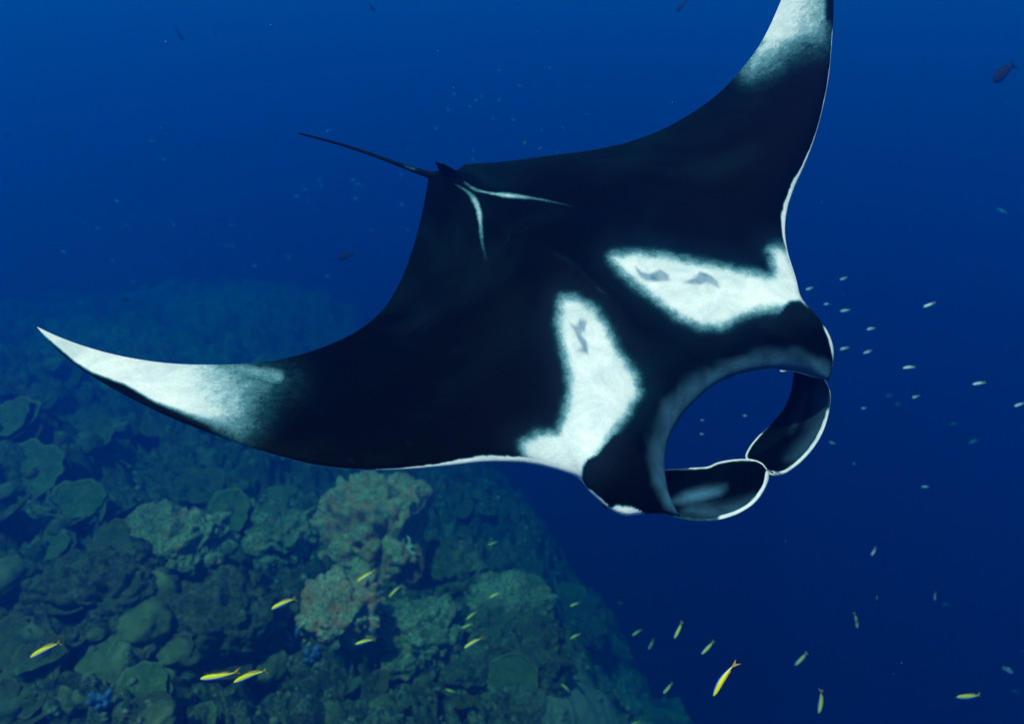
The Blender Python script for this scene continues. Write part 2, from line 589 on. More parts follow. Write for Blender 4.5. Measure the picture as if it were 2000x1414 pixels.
def tube(path, radii, n=8):
    """closed tube along a 3-D path; returns vertices and faces"""
    P = np.array(path, float); R = np.asarray(radii, float)
    T = np.gradient(P, axis=0); T /= np.linalg.norm(T, axis=1)[:, None] + 1e-12
    ref = np.array([0.31, 0.17, 0.93])
    A = np.cross(T, ref); A /= np.linalg.norm(A, axis=1)[:, None] + 1e-12
    B = np.cross(T, A)
    th = np.linspace(0, 2 * math.pi, n, endpoint=False)
    V = P[:, None, :] + R[:, None, None] * (np.cos(th)[None, :, None] * A[:, None, :] + np.sin(th)[None, :, None] * B[:, None, :])
    F = [tuple(f) for f in grid_faces(len(P), n, True)]
    F.append(tuple(range(n - 1, -1, -1))); F.append(tuple((len(P) - 1) * n + i for i in range(n)))
    return V.reshape(-1, 3), F


def plate_coral(P, r, seed, tiers, label, group, tilt=None, kind=0):
    root = bpy.data.objects.new('plate_coral', None); link(root)
    root.location = P; root.empty_display_size = 0.1
    ax, ay = tilt if tilt else (random.uniform(0.12, 0.45), random.uniform(-0.3, 0.3))
    root.rotation_euler = (ax, ay, random.uniform(-0.5, 0.5))
    V, F = tube([(0, 0, -0.35 * r), (0.02 * r, 0, 0.0), (0, 0, 0.10 * r * tiers)], [0.30 * r, 0.18 * r, 0.22 * r], 10)
    obj('stalk', mesh_np('stalk', V, F, MAT_STALK), root)
    for k in range(tiers):
        me = plate_mesh('plate', r * (1 - 0.22 * k), seed + 13 * k, MAT_PLATE[kind])
        o = obj('plate', me, root)
        o.location = (r * 0.25 * k * math.cos(seed + k * 2), r * 0.22 * k * math.sin(seed + k * 2), 0.06 * r + 0.16 * r * k)
        o.rotation_euler = (0.1 * math.sin(seed * 1.7 + k), 0.1 * math.cos(seed * 2.3 + k), seed * 1.3 + k)
    tag(root, label, 'coral', group)
    return root


GP = 'plate corals on the reef slope'
PLATES = [  # px, py, diameter in px, tiers, kind, label
    (92, 1318, 165, 1, 0, 'large round brown plate coral under the lone yellow fish at far left'),
    (20, 1255, 120, 2, 0, 'brown plate coral at the left edge, behind the large round brown plate'),
    (75, 1195, 75, 1, 0, 'small curled plate coral above the large round brown plate'),
    (160, 1000, 115, 2, 1, 'olive plate coral with a bright rounded edge below the near wing tip'),
    (70, 930, 125, 1, 1, 'flat olive plate coral at the left edge below the white wing tip'),
    (455, 1003, 95, 1, 1, 'round speckled plate coral under the dark middle of the near wing'),
    (300, 1030, 90, 2, 0, 'dark plate coral midway between the bright rimmed plate and the speckled one'),
    (225, 1065, 95, 2, 0, 'tiered brown plate coral just below the bright rimmed olive plate'),
    (395, 960, 95, 1, 0, 'dark plate coral close under the leading edge of the near wing'),
    (285, 1355, 110, 2, 1, 'tiered plate coral left of and below the touching pair of yellow fish'),
    (405, 1408, 60, 1, 1, 'small pale plate coral cut by the bottom edge'),
    (265, 1275, 70, 1, 1, 'ragged plate coral left of the touching pair of yellow fish'),
    (845, 1085, 75, 1, 0, 'brown plate coral standing behind the orange rimmed oval sponge'),
    (900, 1320, 80, 1, 0, 'smooth plate coral left of the large dark rounded boulder'),
    (1110, 1180, 70, 1, 1, 'faded plate coral by the small yellow fish near the drop'),
    (30, 840, 120, 2, 1, 'bluish plate coral at the left edge, level with the wing tip border'),
    (190, 870, 90, 1, 1, 'bluish plate coral just below the dark border of the white wing tip'),
]
for i, (px, py, dia, tiers, kind, lab) in enumerate(PLATES):
    P = on_reef(px, py)
    dist = float(-(P @ BACK))
    r = dia / 2 * dist / FPX
    plate_coral(Vector(P) + Vector((0, -0.05, 0.08)), r, 3 + i, tiers, lab, GP, (0.25 + 0.3 * random.random(), random.uniform(-0.25, 0.25)), kind)


def head_mesh(name, seed, mat, sub=4):
    V, F = ICO[sub]
    o = seed * 5.1
    d = 0.30 * fbm(V * 1.4 + o, 3, seed) + 0.10 * fbm(V * 5 + o, 3, seed + 3) + 0.05 * fbm(V * 14 + o, 2, seed + 5)
    p = V * (1 + d)[:, None] * np.array([1, 1, 0.72])
    return mesh_np(name, p, F, mat, True, {'rim': np.clip(d * 1.5, 0, 0.5)})


HEADS = [head_mesh('coral_head', s, MAT_HEAD[s % 2]) for s in range(6)]
PLATE_PROTO = [plate_mesh('plate', 1.0, 100 + s, MAT_PLATE[s % 2], nr=10, na=36) for s in range(6)]


MARKS = [(92, 1318, 'the large round brown plate coral'), (160, 1000, 'the bright edged olive plate coral'), (455, 1003, 'the round speckled plate coral'), (660, 1110, 'the tall pink crusted boulder'),
         (970, 1345, 'the large dark rounded boulder'), (595, 1265, 'the blue sponges'), (70, 930, 'the flat olive plate coral'), (455, 1325, 'the touching yellow fish pair'), (1150, 1395, 'the pale sand'),
         (300, 1030, 'the dark middle plate coral'), (285, 1355, 'the tiered bottom plate coral'), (880, 1170, 'the dark boulder'), (1140, 1260, 'the brink boulder'), (30, 840, 'the bluish edge plate coral'), (395, 1235, 'the faint sideways blue sponge')]


USED = set()


def fresh(make):
    """the first wording not yet given to another thing"""
    for k in range(4):
        t = make(k)
        if t not in USED:
            break
    USED.add(t)
    return t


def where(px, py, k=0):
    """a phrase that says where a small thing lies, by the nearest thing one can find"""
    mx_, my_, nm = sorted(MARKS, key=lambda m: math.hypot(m[0] - px, m[1] - py))[k]
    dx, dy = px - mx_, py - my_
    if math.hypot(dx, dy) < 30:
        d = 'touching'
    else:
        k = int(((math.degrees(math.atan2(dy, dx)) + 22.5) % 360) // 45)
        d = ('right of', 'below and right of', 'below', 'below and left of', 'left of', 'above and left of', 'above', 'above and right of')[k]
    return d + ' ' + nm


def scatter(n, seed):
    r = random.Random(seed)
    out = []
    while len(out) < n:
        px, py = r.uniform(0, 1280), r.uniform(640, 1414)
        if px > 480 and py < 930 or px > 900 + (py - 930) * 0.85 or py < 720 + px * 0.3 - 80 or 575 < px < 870 and 930 < py < 1290 or px > 1010 and py > 1270:
            continue
        out.append((px, py, r.random(), r.random(), r.random()))
    return out


for i, (px, py, a, b, c) in enumerate(scatter(70, 3)):
    P = on_reef(px, py)
    s = 0.10 + 0.26 * a ** 1.6
    o = obj('coral_head', HEADS[i % 6])
    o.location = Vector(P) + Vector((0, 0, -0.1 * s)); o.scale = (s, s * (0.8 + 0.4 * b), s * (0.7 + 0.5 * c)); o.rotation_euler = (0.2 * b, 0.2 * c, 6.28 * c)
    tag(o, fresh(lambda k: ('tiny ' if s < 0.15 else 'small ' if s < 0.24 else 'sizeable ') + ('olive', 'tan')[i % 6 % 2] + ' coral head ' + where(px, py, k)), 'coral', 'small coral heads on the reef slope')
for i, (px, py, a, b, c) in enumerate(scatter(60, 9)):
    P = on_reef(px, py)
    s = 0.14 + 0.26 * a ** 1.5
    o = obj('small_plate_coral', PLATE_PROTO[i % 6])
    o.location = Vector(P) + Vector((0, -0.03, 0.05)); o.scale = (s, s, s); o.rotation_euler = (0.2 + 0.5 * b, 0.6 * c - 0.3, 6.28 * b)
    tag(o, fresh(lambda k: ('tiny ' if s < 0.19 else 'small ' if s < 0.27 else 'sizeable ') + ('brown', 'olive')[i % 6 % 2] + ' jutting plate coral ' + where(px, py, k)), 'coral', 'small plate corals on the reef slope')

# blue sponges: clusters of short tubes
SPONGES = [(588, 1066, 0.26, 'ragged blue sponge against the left side of the tall pink crusted boulder'),
           (578, 1250, 0.30, 'blue fan shaped sponge below the tall pink crusted boulder, left of the blue knob'),
           (612, 1280, 0.26, 'blue knobbly sponge right of the blue fan shaped one'),
           (385, 1175, 0.20, 'faint blue branching sponge on the dark reef above the touching yellow fish'),
           (395, 1235, 0.26, 'faint blue branching sponge stretched sideways over the touching yellow fish'),
           (215, 1360, 0.20, 'faint blue sponge right of the large round brown plate coral')]
for i, (px, py, s, lab) in enumerate(SPONGES):
    P = on_reef(px, py)
    root = bpy.data.objects.new('blue_sponge', None); link(root); root.location = Vector(P) + Vector((0, -0.1, 0.0))
    r = random.Random(60 + i)
    for k in range(9):
        a = r.uniform(0, 6.28); tl = r.uniform(0.2, 0.9); L = s * r.uniform(0.6, 1.15)
        d = np.array([math.cos(a) * tl, math.sin(a) * tl * 0.6 - 0.15, 0.9]); d /= np.linalg.norm(d)
        side = np.array([-d[1], d[0], 0.2]) * 0.25 * L * r.uniform(-1, 1)
        t = np.linspace(0, 1, 7)[:, None]
        path = d * L * t + side * t ** 2
        V, F = tube(path, s * np.array([0.10, 0.09, 0.10, 0.11, 0.13, 0.14, 0.07]) * r.uniform(0.7, 1.2), 8)
        V = V + 0.02 * fbm(V * 25, 2, k)[:, None]
        obj('branch', mesh_np('branch', V, F, MAT_BLUE), root)
    tag(root, lab, 'sponge', 'blue sponges on the reef')

# sea star on the boulder, oval sponge beside it
# (both lie on the face of the tall boulder: found by the render's own rays)
bpy.context.view_layer.update()
_dg = bpy.context.evaluated_depsgraph_get()


def first_hit(px, py):
    d = Vector(ray(px, py)).normalized()
    org = Vector((0, 0, 0))
    for _ in range(6):
        ok, loc, nor, idx, ob, mt = S.ray_cast(_dg, org, d)
        if not ok:
            return Vector(on_reef(px, py)), Vector((0, -0.5, 0.8))
        if ob.name == 'haze':
            org = loc + d * 0.001
            continue
        return loc, nor
    return Vector(on_reef(px, py)), Vector((0, -0.5, 0.8))


loc, nor = first_hit(797, 1069)
star = bpy.data.objects.new('sea_star', None); link(star)
star.location = loc - Vector(ray(797, 1069)).normalized() * 0.05
mpp = loc.dot(Vector(-BACK)) / FPX          # metres per photograph pixel here
dr = np.array(ray(797, 1069)); dr /= np.linalg.norm(dr)
for pts in ([(0, 0), (-9, -3), (-21, -9)], [(0, 0), (3, -8), (3, -16), (-4, -26)], [(0, 0), (5, -2), (11, -5)], [(0, 0), (-6, 4), (-13, 5), (-21, 9)], [(0, 0), (3, 6), (8, 9), (18, 12)]):
    Q = spline([(x, y) for x, y in pts], 12)
    path = Q[:, :1] * mpp * RIGHT - Q[:, 1:] * mpp * UP + (0.02 * np.sin(np.linspace(0, 3, 12)))[:, None] * BACK
    V, F = tube(path, mpp * np.linspace(3.0, 1.1, 12), 8)
    obj('arm', mesh_np('arm', V, F, MAT_STAR), star)
V, F = ICO[2]
obj('disc', mesh_np('disc', V * mpp * 3.6, F, MAT_STAR), star)
tag(star, 'pale thin armed sea star on the right face of the tall pink crusted boulder', 'sea star')

loc, nor = first_hit(812, 1102)
o = obj('oval_sponge', plate_mesh('oval_sponge', 0.21, 77, MAT_OVAL, 0.15, 0.10))
o.location = loc + Vector((0, -0.08, 0.02)); o.rotation_euler = (1.15, 0.35, 0.3); o.scale = (0.72, 1.15, 1)
tag(o, 'brown oval sponge with an orange rim, just below the pale sea star', 'sponge')

# rubble and small growth on the reef: nobody could count it
V2, F2 = ICO[2]
NR = 5200
rx = RNG.uniform(-7.5, 3.0, NR); ry = 3.2 + 14 * RNG.random(NR) ** 1.5
rz = reef_height(rx, ry)
sz = 0.012 + 0.045 * RNG.random(NR) ** 3
VV = []
for k in range(6):
    VV.append(V2 * (1 + 0.5 * fbm(V2 * 1.8 + k * 4.2, 2, k))[:, None])
AV = np.concatenate([VV[i % 6] * (sz[i] * np.array([1, 0.8 + 0.5 * (i % 3) / 3, 0.9])) + np.array([rx[i], ry[i], rz[i]]) for i in range(NR)])
AF = (F2[None] + (np.arange(NR) * len(V2))[:, None, None]).reshape(-1, 3)
rub = rock_material('rubble', (0.04, 0.055, 0.03), (0.15, 0.18, 0.09), (0.46, 0.48, 0.36), (0.28, 0.15, 0.1), 0.5, 0.62, 2.0)
tag(obj('coral_rubble', mesh_np('coral_rubble', AV, AF, rub.m, True)), kind='stuff')

# ------------------------------------------------------------------ the manta ray
MSC = 0.46                                    # a young ray, some two metres across
MC = ray(1150, 600) * 3.4 * MSC
Hc = np.array([0.641, -0.580, 0.500]); Wc = np.array([0.757, 0.589, -0.287])
Hc /= np.linalg.norm(Hc); Wc -= Hc * (Wc @ Hc); Wc /= np.linalg.norm(Wc)
Nc = np.cross(Hc, Wc)
toW = np.stack([RIGHT, UP, BACK])            # camera axes as rows
MH, MW, MN = Hc @ toW, Wc @ toW, Nc @ toW    # ahead, to its left wing side, out of the back
CURL = 0.15 / MSC


def on_manta(px, py, off=0.0):
    """body coordinates (ahead, sideways) of the point of the curved body sheet seen at a pixel"""
    d = ray(px, py)
    off = np.broadcast_to(np.asarray(off, float), np.shape(px))
    t = ((MC @ MN) + off) / (d @ MN)
    for _ in range(40):
        L = t[..., None] * d - MC
        b = L @ MW
        g = L @ MN - CURL * b * b - off
        dg = d @ MN - 2 * CURL * b * (d @ MW)
        t = t - 0.7 * g / dg
    L = t[..., None] * d - MC
    return L @ MH, L @ MW


def body_point(a, b, n):
    """world position; n is measured from the curved sheet along the back's normal"""
    return MC + np.asarray(a)[..., None] * MH + np.asarray(b)[..., None] * MW + (CURL * np.asarray(b) ** 2 + n)[..., None] * MN


# leading edge (nose side) and trailing edge, both from the near wing tip to the far one, cut into matching runs
LEAD = [
    [(72, 638), (100, 672), (150, 715), (230, 764), (330, 814), (430, 853), (520, 884)],
    [(520, 884), (620, 909), (700, 917), (780, 917), (870, 910), (950, 902), (1020, 903)],
    [(1020, 903), (1060, 910), (1100, 921), (1136, 933)],
    [(1136, 933), (1147, 955), (1168, 975), (1193, 995), (1222, 1007), (1255, 1004), (1300, 1003), (1330, 1010)],
    [(1330, 1010), (1312, 985), (1302, 945), (1298, 900), (1308, 852), (1332, 810)],
    [(1332, 810), (1370, 772), (1412, 743), (1460, 726), (1510, 719), (1555, 724), (1592, 735), (1620, 745)],
    [(1620, 745), (1628, 705), (1627, 675), (1612, 643), (1588, 614), (1563, 588)],
    [(1563, 588), (1556, 548), (1540, 500), (1533, 455), (1538, 408), (1552, 365)],
    [(1552, 365), (1572, 322), (1592, 268), (1608, 208), (1619, 148), (1625, 80)],
    [(1625, 80), (1628, 20), (1627, -50), (1622, -120), (1610, -205)],
]
TRAIL = [
    [(72, 638), (110, 656), (180, 681), (260, 700), (350, 711), (450, 712)],
    [(450, 712), (540, 703), (620, 682), (700, 645), (750, 602), (785, 545)],
    [(785, 545), (808, 480), (825, 415), (833, 372)],
    [(833, 372), (836, 352), (842, 340), (850, 335)],
    [(850, 335), (860, 334), (868, 334)],
    [(868, 334), (880, 334), (892, 333)],
    [(892, 333), (900, 328), (906, 322)],
    [(906, 322), (980, 317), (1060, 306), (1150, 295)],
    [(1150, 295), (1220, 280), (1290, 255), (1350, 222), (1405, 182), (1445, 140)],
    [(1445, 140), (1482, 92), (1508, 42), (1530, -10), (1560, -90), (1610, -205)],
]
Lp, Tp = [], []
for Lr, Tr in zip(LEAD, TRAIL):
    ln = sum(math.dist(a, b) for a, b in zip(Lr[:-1], Lr[1:]))
    n = max(24, int(ln / 4.5))
    # keep tangents continuous by splining the whole edge piecewise (corners fall on run ends)
    Lp.append(spline(Lr, n)[:-1]); Tp.append(spline(Tr, n)[:-1])
Lp = np.vstack(Lp + [np.array([LEAD[-1][-1]])]); Tp = np.vstack(Tp + [np.array([TRAIL[-1][-1]])])
# soften the joins of the runs a little
for _ in range(3):
    Tp[1:-1] = (Tp[:-2] + 2 * Tp[1:-1] + Tp[2:]) / 4
La, Lb = on_manta(Lp[:, 0], Lp[:, 1]); Ta, Tb = on_manta(Tp[:, 0], Tp[:, 1])
NT_, NS = len(Lp), 170
sv = 0.5 - 0.5 * np.cos(np.linspace(0, math.pi, NS))
sv = 0.6 * sv + 0.4 * np.linspace(0, 1, NS)
sv[0], sv[-1] = 0, 1
AA = La[:, None] * (1 - sv) + Ta[:, None] * sv
BB = Lb[:, None] * (1 - sv) + Tb[:, None] * sv
chord = np.hypot(La - Ta, Lb - Tb)[:, None]
prof = 2.55 * np.sqrt(sv) * (1 - sv) * (1 + 0.25 * sv)          # blunt in front, fine behind
_AR = AA.copy(); _BR = BB.copy()
_w = (np.sin(math.pi * sv) ** 0.3)[None]
for _ in range(90):                              # even out the ruled lines inside the outline
    for Q in (AA, BB):
        Q[1:-1] += _w * 0.5 * ((Q[:-2] + Q[2:]) / 2 - Q[1:-1])
chord = np.repeat(chord, NS, 1)
wing = np.minimum(0.055 * chord, 0.085 * MSC) * prof[None]
body = MSC * 0.17 * np.exp(-(BB / 0.50 / MSC) ** 2) * (np.clip(sv, 0, 1) ** 0.55 * (1 - sv) ** 0.65 * 1.75)[None]
head_a = 1.05
shoulder = MSC * 0.05 * np.exp(-((np.abs(BB) / MSC - 0.55) / 0.16) ** 2) * smoothstep(0.45, 0.85, AA / MSC) * (np.sqrt(sv) * (1 - sv))[None] * 2.0
ridge = MSC * 0.03 * np.exp(-(BB / 0.13 / MSC) ** 2) * ((1 - sv) * sv)[None] * 4
top = wing + body + shoulder + ridge
for Q in (wing, body, shoulder, ridge):
    for _ in range(30):
        Q[1:-1] += 0.5 * ((Q[:-2] + Q[2:]) / 2 - Q[1:-1])
top = wing + body + shoulder + ridge
bot = -(0.55 * wing + 0.75 * body)
PT = body_point(AA, BB, top); PB = body_point(AA, BB, bot)
V = np.concatenate([PT.reshape(-1, 3), PB[:, 1:-1].reshape(-1, 3)])
F = [tuple(f) for f in []]
idx_t = np.arange(NT_ * NS).reshape(NT_, NS)
idx_b = np.empty((NT_, NS), int)
idx_b[:, 0] = idx_t[:, 0]; idx_b[:, -1] = idx_t[:, -1]
idx_b[:, 1:-1] = NT_ * NS + np.arange(NT_ * (NS - 2)).reshape(NT_, NS - 2)
Ft = np.stack([idx_t[:-1, :-1], idx_t[:-1, 1:], idx_t[1:, 1:], idx_t[1:, :-1]], -1).reshape(-1, 4)
Fb = np.stack([idx_b[:-1, :-1], idx_b[1:, :-1], idx_b[1:, 1:], idx_b[:-1, 1:]], -1).reshape(-1, 4)
FA = np.concatenate([Ft, Fb])

# pigment of the skin, with the far tip's shading, laid out on the body
mx, my = project(PT)
white = np.zeros(mx.shape); grey = np.zeros(mx.shape); spot = np.zeros(mx.shape)


def add(arr, val):
    np.maximum(arr, val, out=arr)


far_patch = [(1198, 503), (1240, 499), (1290, 503), (1340, 514), (1400, 525), (1450, 534), (1495, 545), (1515, 543), (1517, 522), (1508, 490), (1520, 488),
             (1534, 492), (1548, 520), (1560, 556), (1568, 590), (1545, 592), (1525, 598), (1480, 602), (1440, 617), (1405, 634), (1370, 632), (1330, 617), (1292, 588), (1250, 555), (1215, 525)]
near_patch = [(1100, 586), (1125, 588), (1160, 610), (1186, 650), (1206, 695), (1238, 735), (1243, 768), (1216, 810), (1187, 850), (1166, 888), (1146, 905), (1136, 935), (1080, 918),
              (1035, 894), (1023, 868), (1050, 853), (1090, 850), (1106, 820), (1116, 770), (1116, 730), (1106, 690), (1096, 640)]
add(white, smoothstep(-30, 17, poly_sdf(mx, my, far_patch) + 3.5 * fbm(np.stack([mx / 16, my / 16, 0 * mx], -1), 3, 12)))
add(white, smoothstep(-30, 17, poly_sdf(mx, my, near_patch) + 3.5 * fbm(np.stack([mx / 16, my / 16, 0 * mx], -1), 3, 13)))
near_tip = [(60, 630), (72, 637), (260, 690), (462, 708), (470, 716), (548, 733), (560, 745), (510, 775), (490, 815), (468, 840), (420, 828), (350, 802), (300, 783), (245, 751), (180, 727), (150, 709), (90, 658)]
d = poly_sdf(mx, my, near_tip)
softr = np.interp(mx, [60, 300, 400, 520], [4, 6, 16, 95])
tipv = smoothstep(-softr, softr * 0.8, d)
tipv = tipv * np.interp(mx - 0.35 * (my - 740), [60, 330, 420, 520, 560], [1, 1, 0.72, 0.42, 0.3])
edge_streak = smoothstep(26, 4, line_dist(mx, my, [(300, 712), (462, 722), (540, 735)])) * 0.5
tipv = np.maximum(tipv, np.where(d > -12, edge_streak, 0))
add(white, tipv)
far_tip = [(1610, -220), (1560, -100), (1525, -10), (1478, 88), (1482, 100), (1468, 150), (1500, 138), (1530, 118), (1570, 104), (1612, 96), (1612, -60)]
d = poly_sdf(mx, np.where(my > 30, my + 22 * smoothstep(30, 80, my), my), far_tip)
softr = np.where(my > 40, np.interp(my, [20, 120], [9, 75]), 8)
tv = smoothstep(-softr, softr * 0.8, d) * np.interp(mx - 1540 + 0.3 * (my - 20), [-40, 10, 60], [1.0, 0.85, 0.62])  # the tip's dimmer right side is shading put into the white
add(white, tv)
# pale V behind the dorsal fin, faint scars: streaks that taper and fade along their length
def streak(pts, w0, w1, v0, v1):
    Q = spline(pts, 90)
    u = np.linspace(0, 1, 90)
    W = 0.62 * (np.interp(u, np.linspace(0, 1, len(w0)), w0) if np.ndim(w0) else w0 + (w1 - w0) * u)
    Vv = np.interp(u, np.linspace(0, 1, len(v0)), v0) if np.ndim(v0) else v0 + (v1 - v0) * u
    W = W * (1 + 0.5 * fbm(np.stack([u * 11, 0 * u + pts[0][0], 0 * u], -1), 3, 8))
    for (x, y), w, v in zip(Q, W, Vv):
        add(white, smoothstep(w * 2.1, w * 0.2, np.hypot(mx - x, my - y)) * v)


streak([(908, 357), (925, 369), (960, 378), (1012, 384), (1050, 389), (1095, 398), (1130, 407)], [3, 4, 5.5, 6, 4, 3.5, 3, 3], 0, [0.25, 0.45, 0.68, 0.74, 0.42, 0.3, 0.2, 0.0], 0)
streak([(890, 361), (912, 374), (926, 390), (935, 412), (939, 446), (942, 475), (952, 516)], [3, 5, 7, 8, 7, 5, 4, 4], 0, [0.2, 0.35, 0.62, 0.74, 0.6, 0.32, 0.2, 0.0], 0)
streak([(1088, 497), (1120, 515), (1150, 545), (1190, 578)], 6, 5, 0.07, 0.05)
streak([(1165, 562), (1180, 573), (1188, 580)], 4, 4, 0.18, 0.10)
streak([(1120, 520), (1112, 535)], 5, 4, 0.08, 0.05)
# the dark skin pales a little towards the patches
for poly in (far_patch, near_patch):
    add(grey, 0.07 * smoothstep(-70, 0, poly_sdf(mx, my, poly)))
# grey lip
lipd = line_dist(mx, my, [(1330, 1010), (1312, 985), (1302, 945), (1298, 900), (1308, 852), (1332, 810), (1370, 772), (1412, 743), (1460, 726), (1510, 719), (1555, 724), (1592, 735), (1620, 745)])
lipw = np.interp(my, [700, 760, 850, 950, 1010], [46, 60, 48, 32, 18]) * (1 + 0.35 * fbm(np.stack([mx / 40, my / 40, 0 * mx], -1), 3, 61))
add(grey, smoothstep(lipw, lipw * 0.1, lipd))
# dark blotches inside the pale patches
for poly in ([(1242, 521), (1252, 532), (1268, 536), (1290, 527), (1305, 537), (1307, 547), (1285, 550), (1262, 548), (1248, 538)],
             [(1335, 552), (1352, 545), (1368, 532), (1385, 536), (1403, 552), (1402, 560), (1385, 552), (1365, 556)],
             [(1113, 632), (1125, 638), (1133, 624), (1145, 628), (1142, 644), (1132, 652), (1146, 668), (1148, 690), (1126, 686), (1138, 678), (1128, 660), (1124, 648)]):
    add(spot, smoothstep(-4, 3, poly_sdf(mx, my, poly)))
# pale belly showing as a rim along the nose edges
tcol = np.arange(NT_)
lx, ly = Lp[:, 0], Lp[:, 1]
rim_w = np.zeros(NT_)
rim_w = np.maximum(rim_w, np.interp(lx, [600, 760, 850, 950, 1020, 1140], [0.4, 1.2, 3.5, 7, 8, 5]) * ((ly > 880) & (lx < 1140)))
rim_w = np.maximum(rim_w, np.where((lx > 1520) & (ly < 590) & (ly > 60), np.interp(ly, [100, 250, 330, 380, 450, 590], [1.0, 1.6, 3.5, 7, 9, 5]), 0))
rim_w = np.maximum(rim_w, np.where((lx > 1560) & (ly > 600) & (ly < 720), np.interp(ly, [600, 640, 660, 690, 720], [0, 10, 20, 14, 0]), 0))
rim_w = np.maximum(rim_w, np.where((ly > 935) & (lx < 1260) & (lx > 1135), np.interp(lx, [1136, 1160, 1185, 1192, 1215, 1245, 1260], [0, 9, 8, 3, 20, 14, 0]), 0))
dist_edge = np.hypot(mx - lx[:, None], my - ly[:, None])
rim_w = rim_w * np.where(ly < 590, 1.9, np.where((ly > 880) & (lx < 1136), 2.3, 1.35))
rim_w = rim_w * (1 + 0.35 * fbm(np.stack([lx / 14, ly / 14, 0 * lx], -1), 3, 2))
rv = smoothstep(1.0, 0.6, dist_edge / np.maximum(rim_w, 0.01)[:, None]) * (rim_w > 0.5)[:, None]
add(white, rv * np.where((lx > 1300) & (ly > 600) & (ly < 650), 0.5, 1.0)[:, None])
# the head stays black in front of the pale shoulders (sharp edge)
headmask = np.zeros(mx.shape)
for poly in ([(1166, 890), (1148, 897), (1139, 912), (1137, 934), (1150, 962), (1190, 975), (1260, 960), (1260, 860), (1200, 850)],
             [(1534, 598), (1545, 589), (1563, 588), (1585, 612), (1610, 642), (1600, 690), (1540, 660), (1520, 620)]):
    add(headmask, smoothstep(-3, 3, poly_sdf(mx, my, poly)))
white = np.where(rv > 0.3, white, white * (1 - headmask))
wb = np.ones((NT_, NS - 2)) * 0.92
zb = np.zeros((NT_, NS - 2))


def skin_material():
    k = NT('manta_skin')
    co = k.coord('Object')
    n_f = k.noise(co, 60, 3, 0.7)
    n_s = k.noise(co, 190, 2, 0.7)
    n_m = k.noise(co, 14, 5, 0.65, 0.8)
    w = k.attr('white')
    edge = k.math('MULTIPLY', k.math('MULTIPLY', w, k.math('SUBTRACT', 1.0, w)), 4.0)
    jit = k.math('ADD', k.math('MULTIPLY', k.math('SUBTRACT', n_f, 0.5), 0.55), k.math('MULTIPLY', k.math('SUBTRACT', n_s, 0.5), 0.3))
    f = k.math('ADD', w, k.math('MULTIPLY', jit, edge), clamp=True)
    wh = k.mix(k.ramp(n_m, [(0.3, 0.0), (0.7, 1.0)]), (0.50, 0.57, 0.57), (0.86, 0.86, 0.82))
    wh = k.mix(k.ramp(n_s, [(0.35, 0.28), (0.6, 0.0)]), wh, (0.45, 0.55, 0.57))
    n_l = k.noise(co, 2.6, 5, 0.6, 1.0)
    bl = k.mix(k.ramp(n_l, [(0.48, 0.0), (0.72, 1.0)]), (0.0003, 0.0009, 0.0012), (0.0012, 0.0075, 0.0095))  # faint teal sheen of the back, painted into the black
    scr = k.ramp(k.noise(co, 30, 2, 0.5, 2.5), [(0.70, 0.0), (0.74, 0.5)])
    bl = k.mix(k.math('MULTIPLY', scr, n_l), bl, (0.004, 0.022, 0.028))
    gf = k.math('MULTIPLY', k.attr('grey'), k.math('ADD', k.math('MULTIPLY', n_m, 1.5), 0.0), clamp=True)
    c = k.mix(gf, bl, (0.038, 0.125, 0.205))
    mid = k.ramp(f, [(0.0, (0.001, 0.004, 0.005)), (0.22, (0.006, 0.036, 0.048)), (0.5, (0.07, 0.19, 0.225)), (0.78, (0.32, 0.47, 0.50)), (1.0, (0.60, 0.68, 0.68))])
    c = k.mix(k.ramp(f, [(0.0, 0.0), (0.2, 1.0)]), c, mid)
    c = k.mix(k.ramp(f, [(0.7, 0.0), (1.0, 1.0)]), c, wh)
    sf = k.math('ADD', k.attr('spot'), k.math('MULTIPLY', k.math('SUBTRACT', n_f, 0.5), k.attr('spot')), clamp=True)
    sf = k.math('MULTIPLY', sf, k.math('ADD', 0.25, k.math('MULTIPLY', n_m, 1.2)), clamp=True)
    c = k.mix(sf, c, (0.07, 0.18, 0.28))
    k.color(c); k.rough(0.5, 0.007)
    k.bump(k.math('ADD', n_f, k.math('MULTIPLY', n_s, 0.6)), 0.25, 0.006)
    return k.m


MAT_SKIN = skin_material()
ray_root = bpy.data.objects.new('manta_ray', None); link(ray_root)
tag(ray_root, 'big black manta ray with white shoulder patches and white wing tips, gliding over the reef', 'manta ray')
ORG = MC.copy()
ray_root.location = ORG
obj('body', mesh_np('body', V - ORG, FA, MAT_SKIN, True, {
    'white': np.concatenate([white.ravel(), wb.ravel()]), 'grey': np.concatenate([grey.ravel(), zb.ravel()]), 'spot': np.concatenate([spot.ravel(), zb.ravel()])}), ray_root)


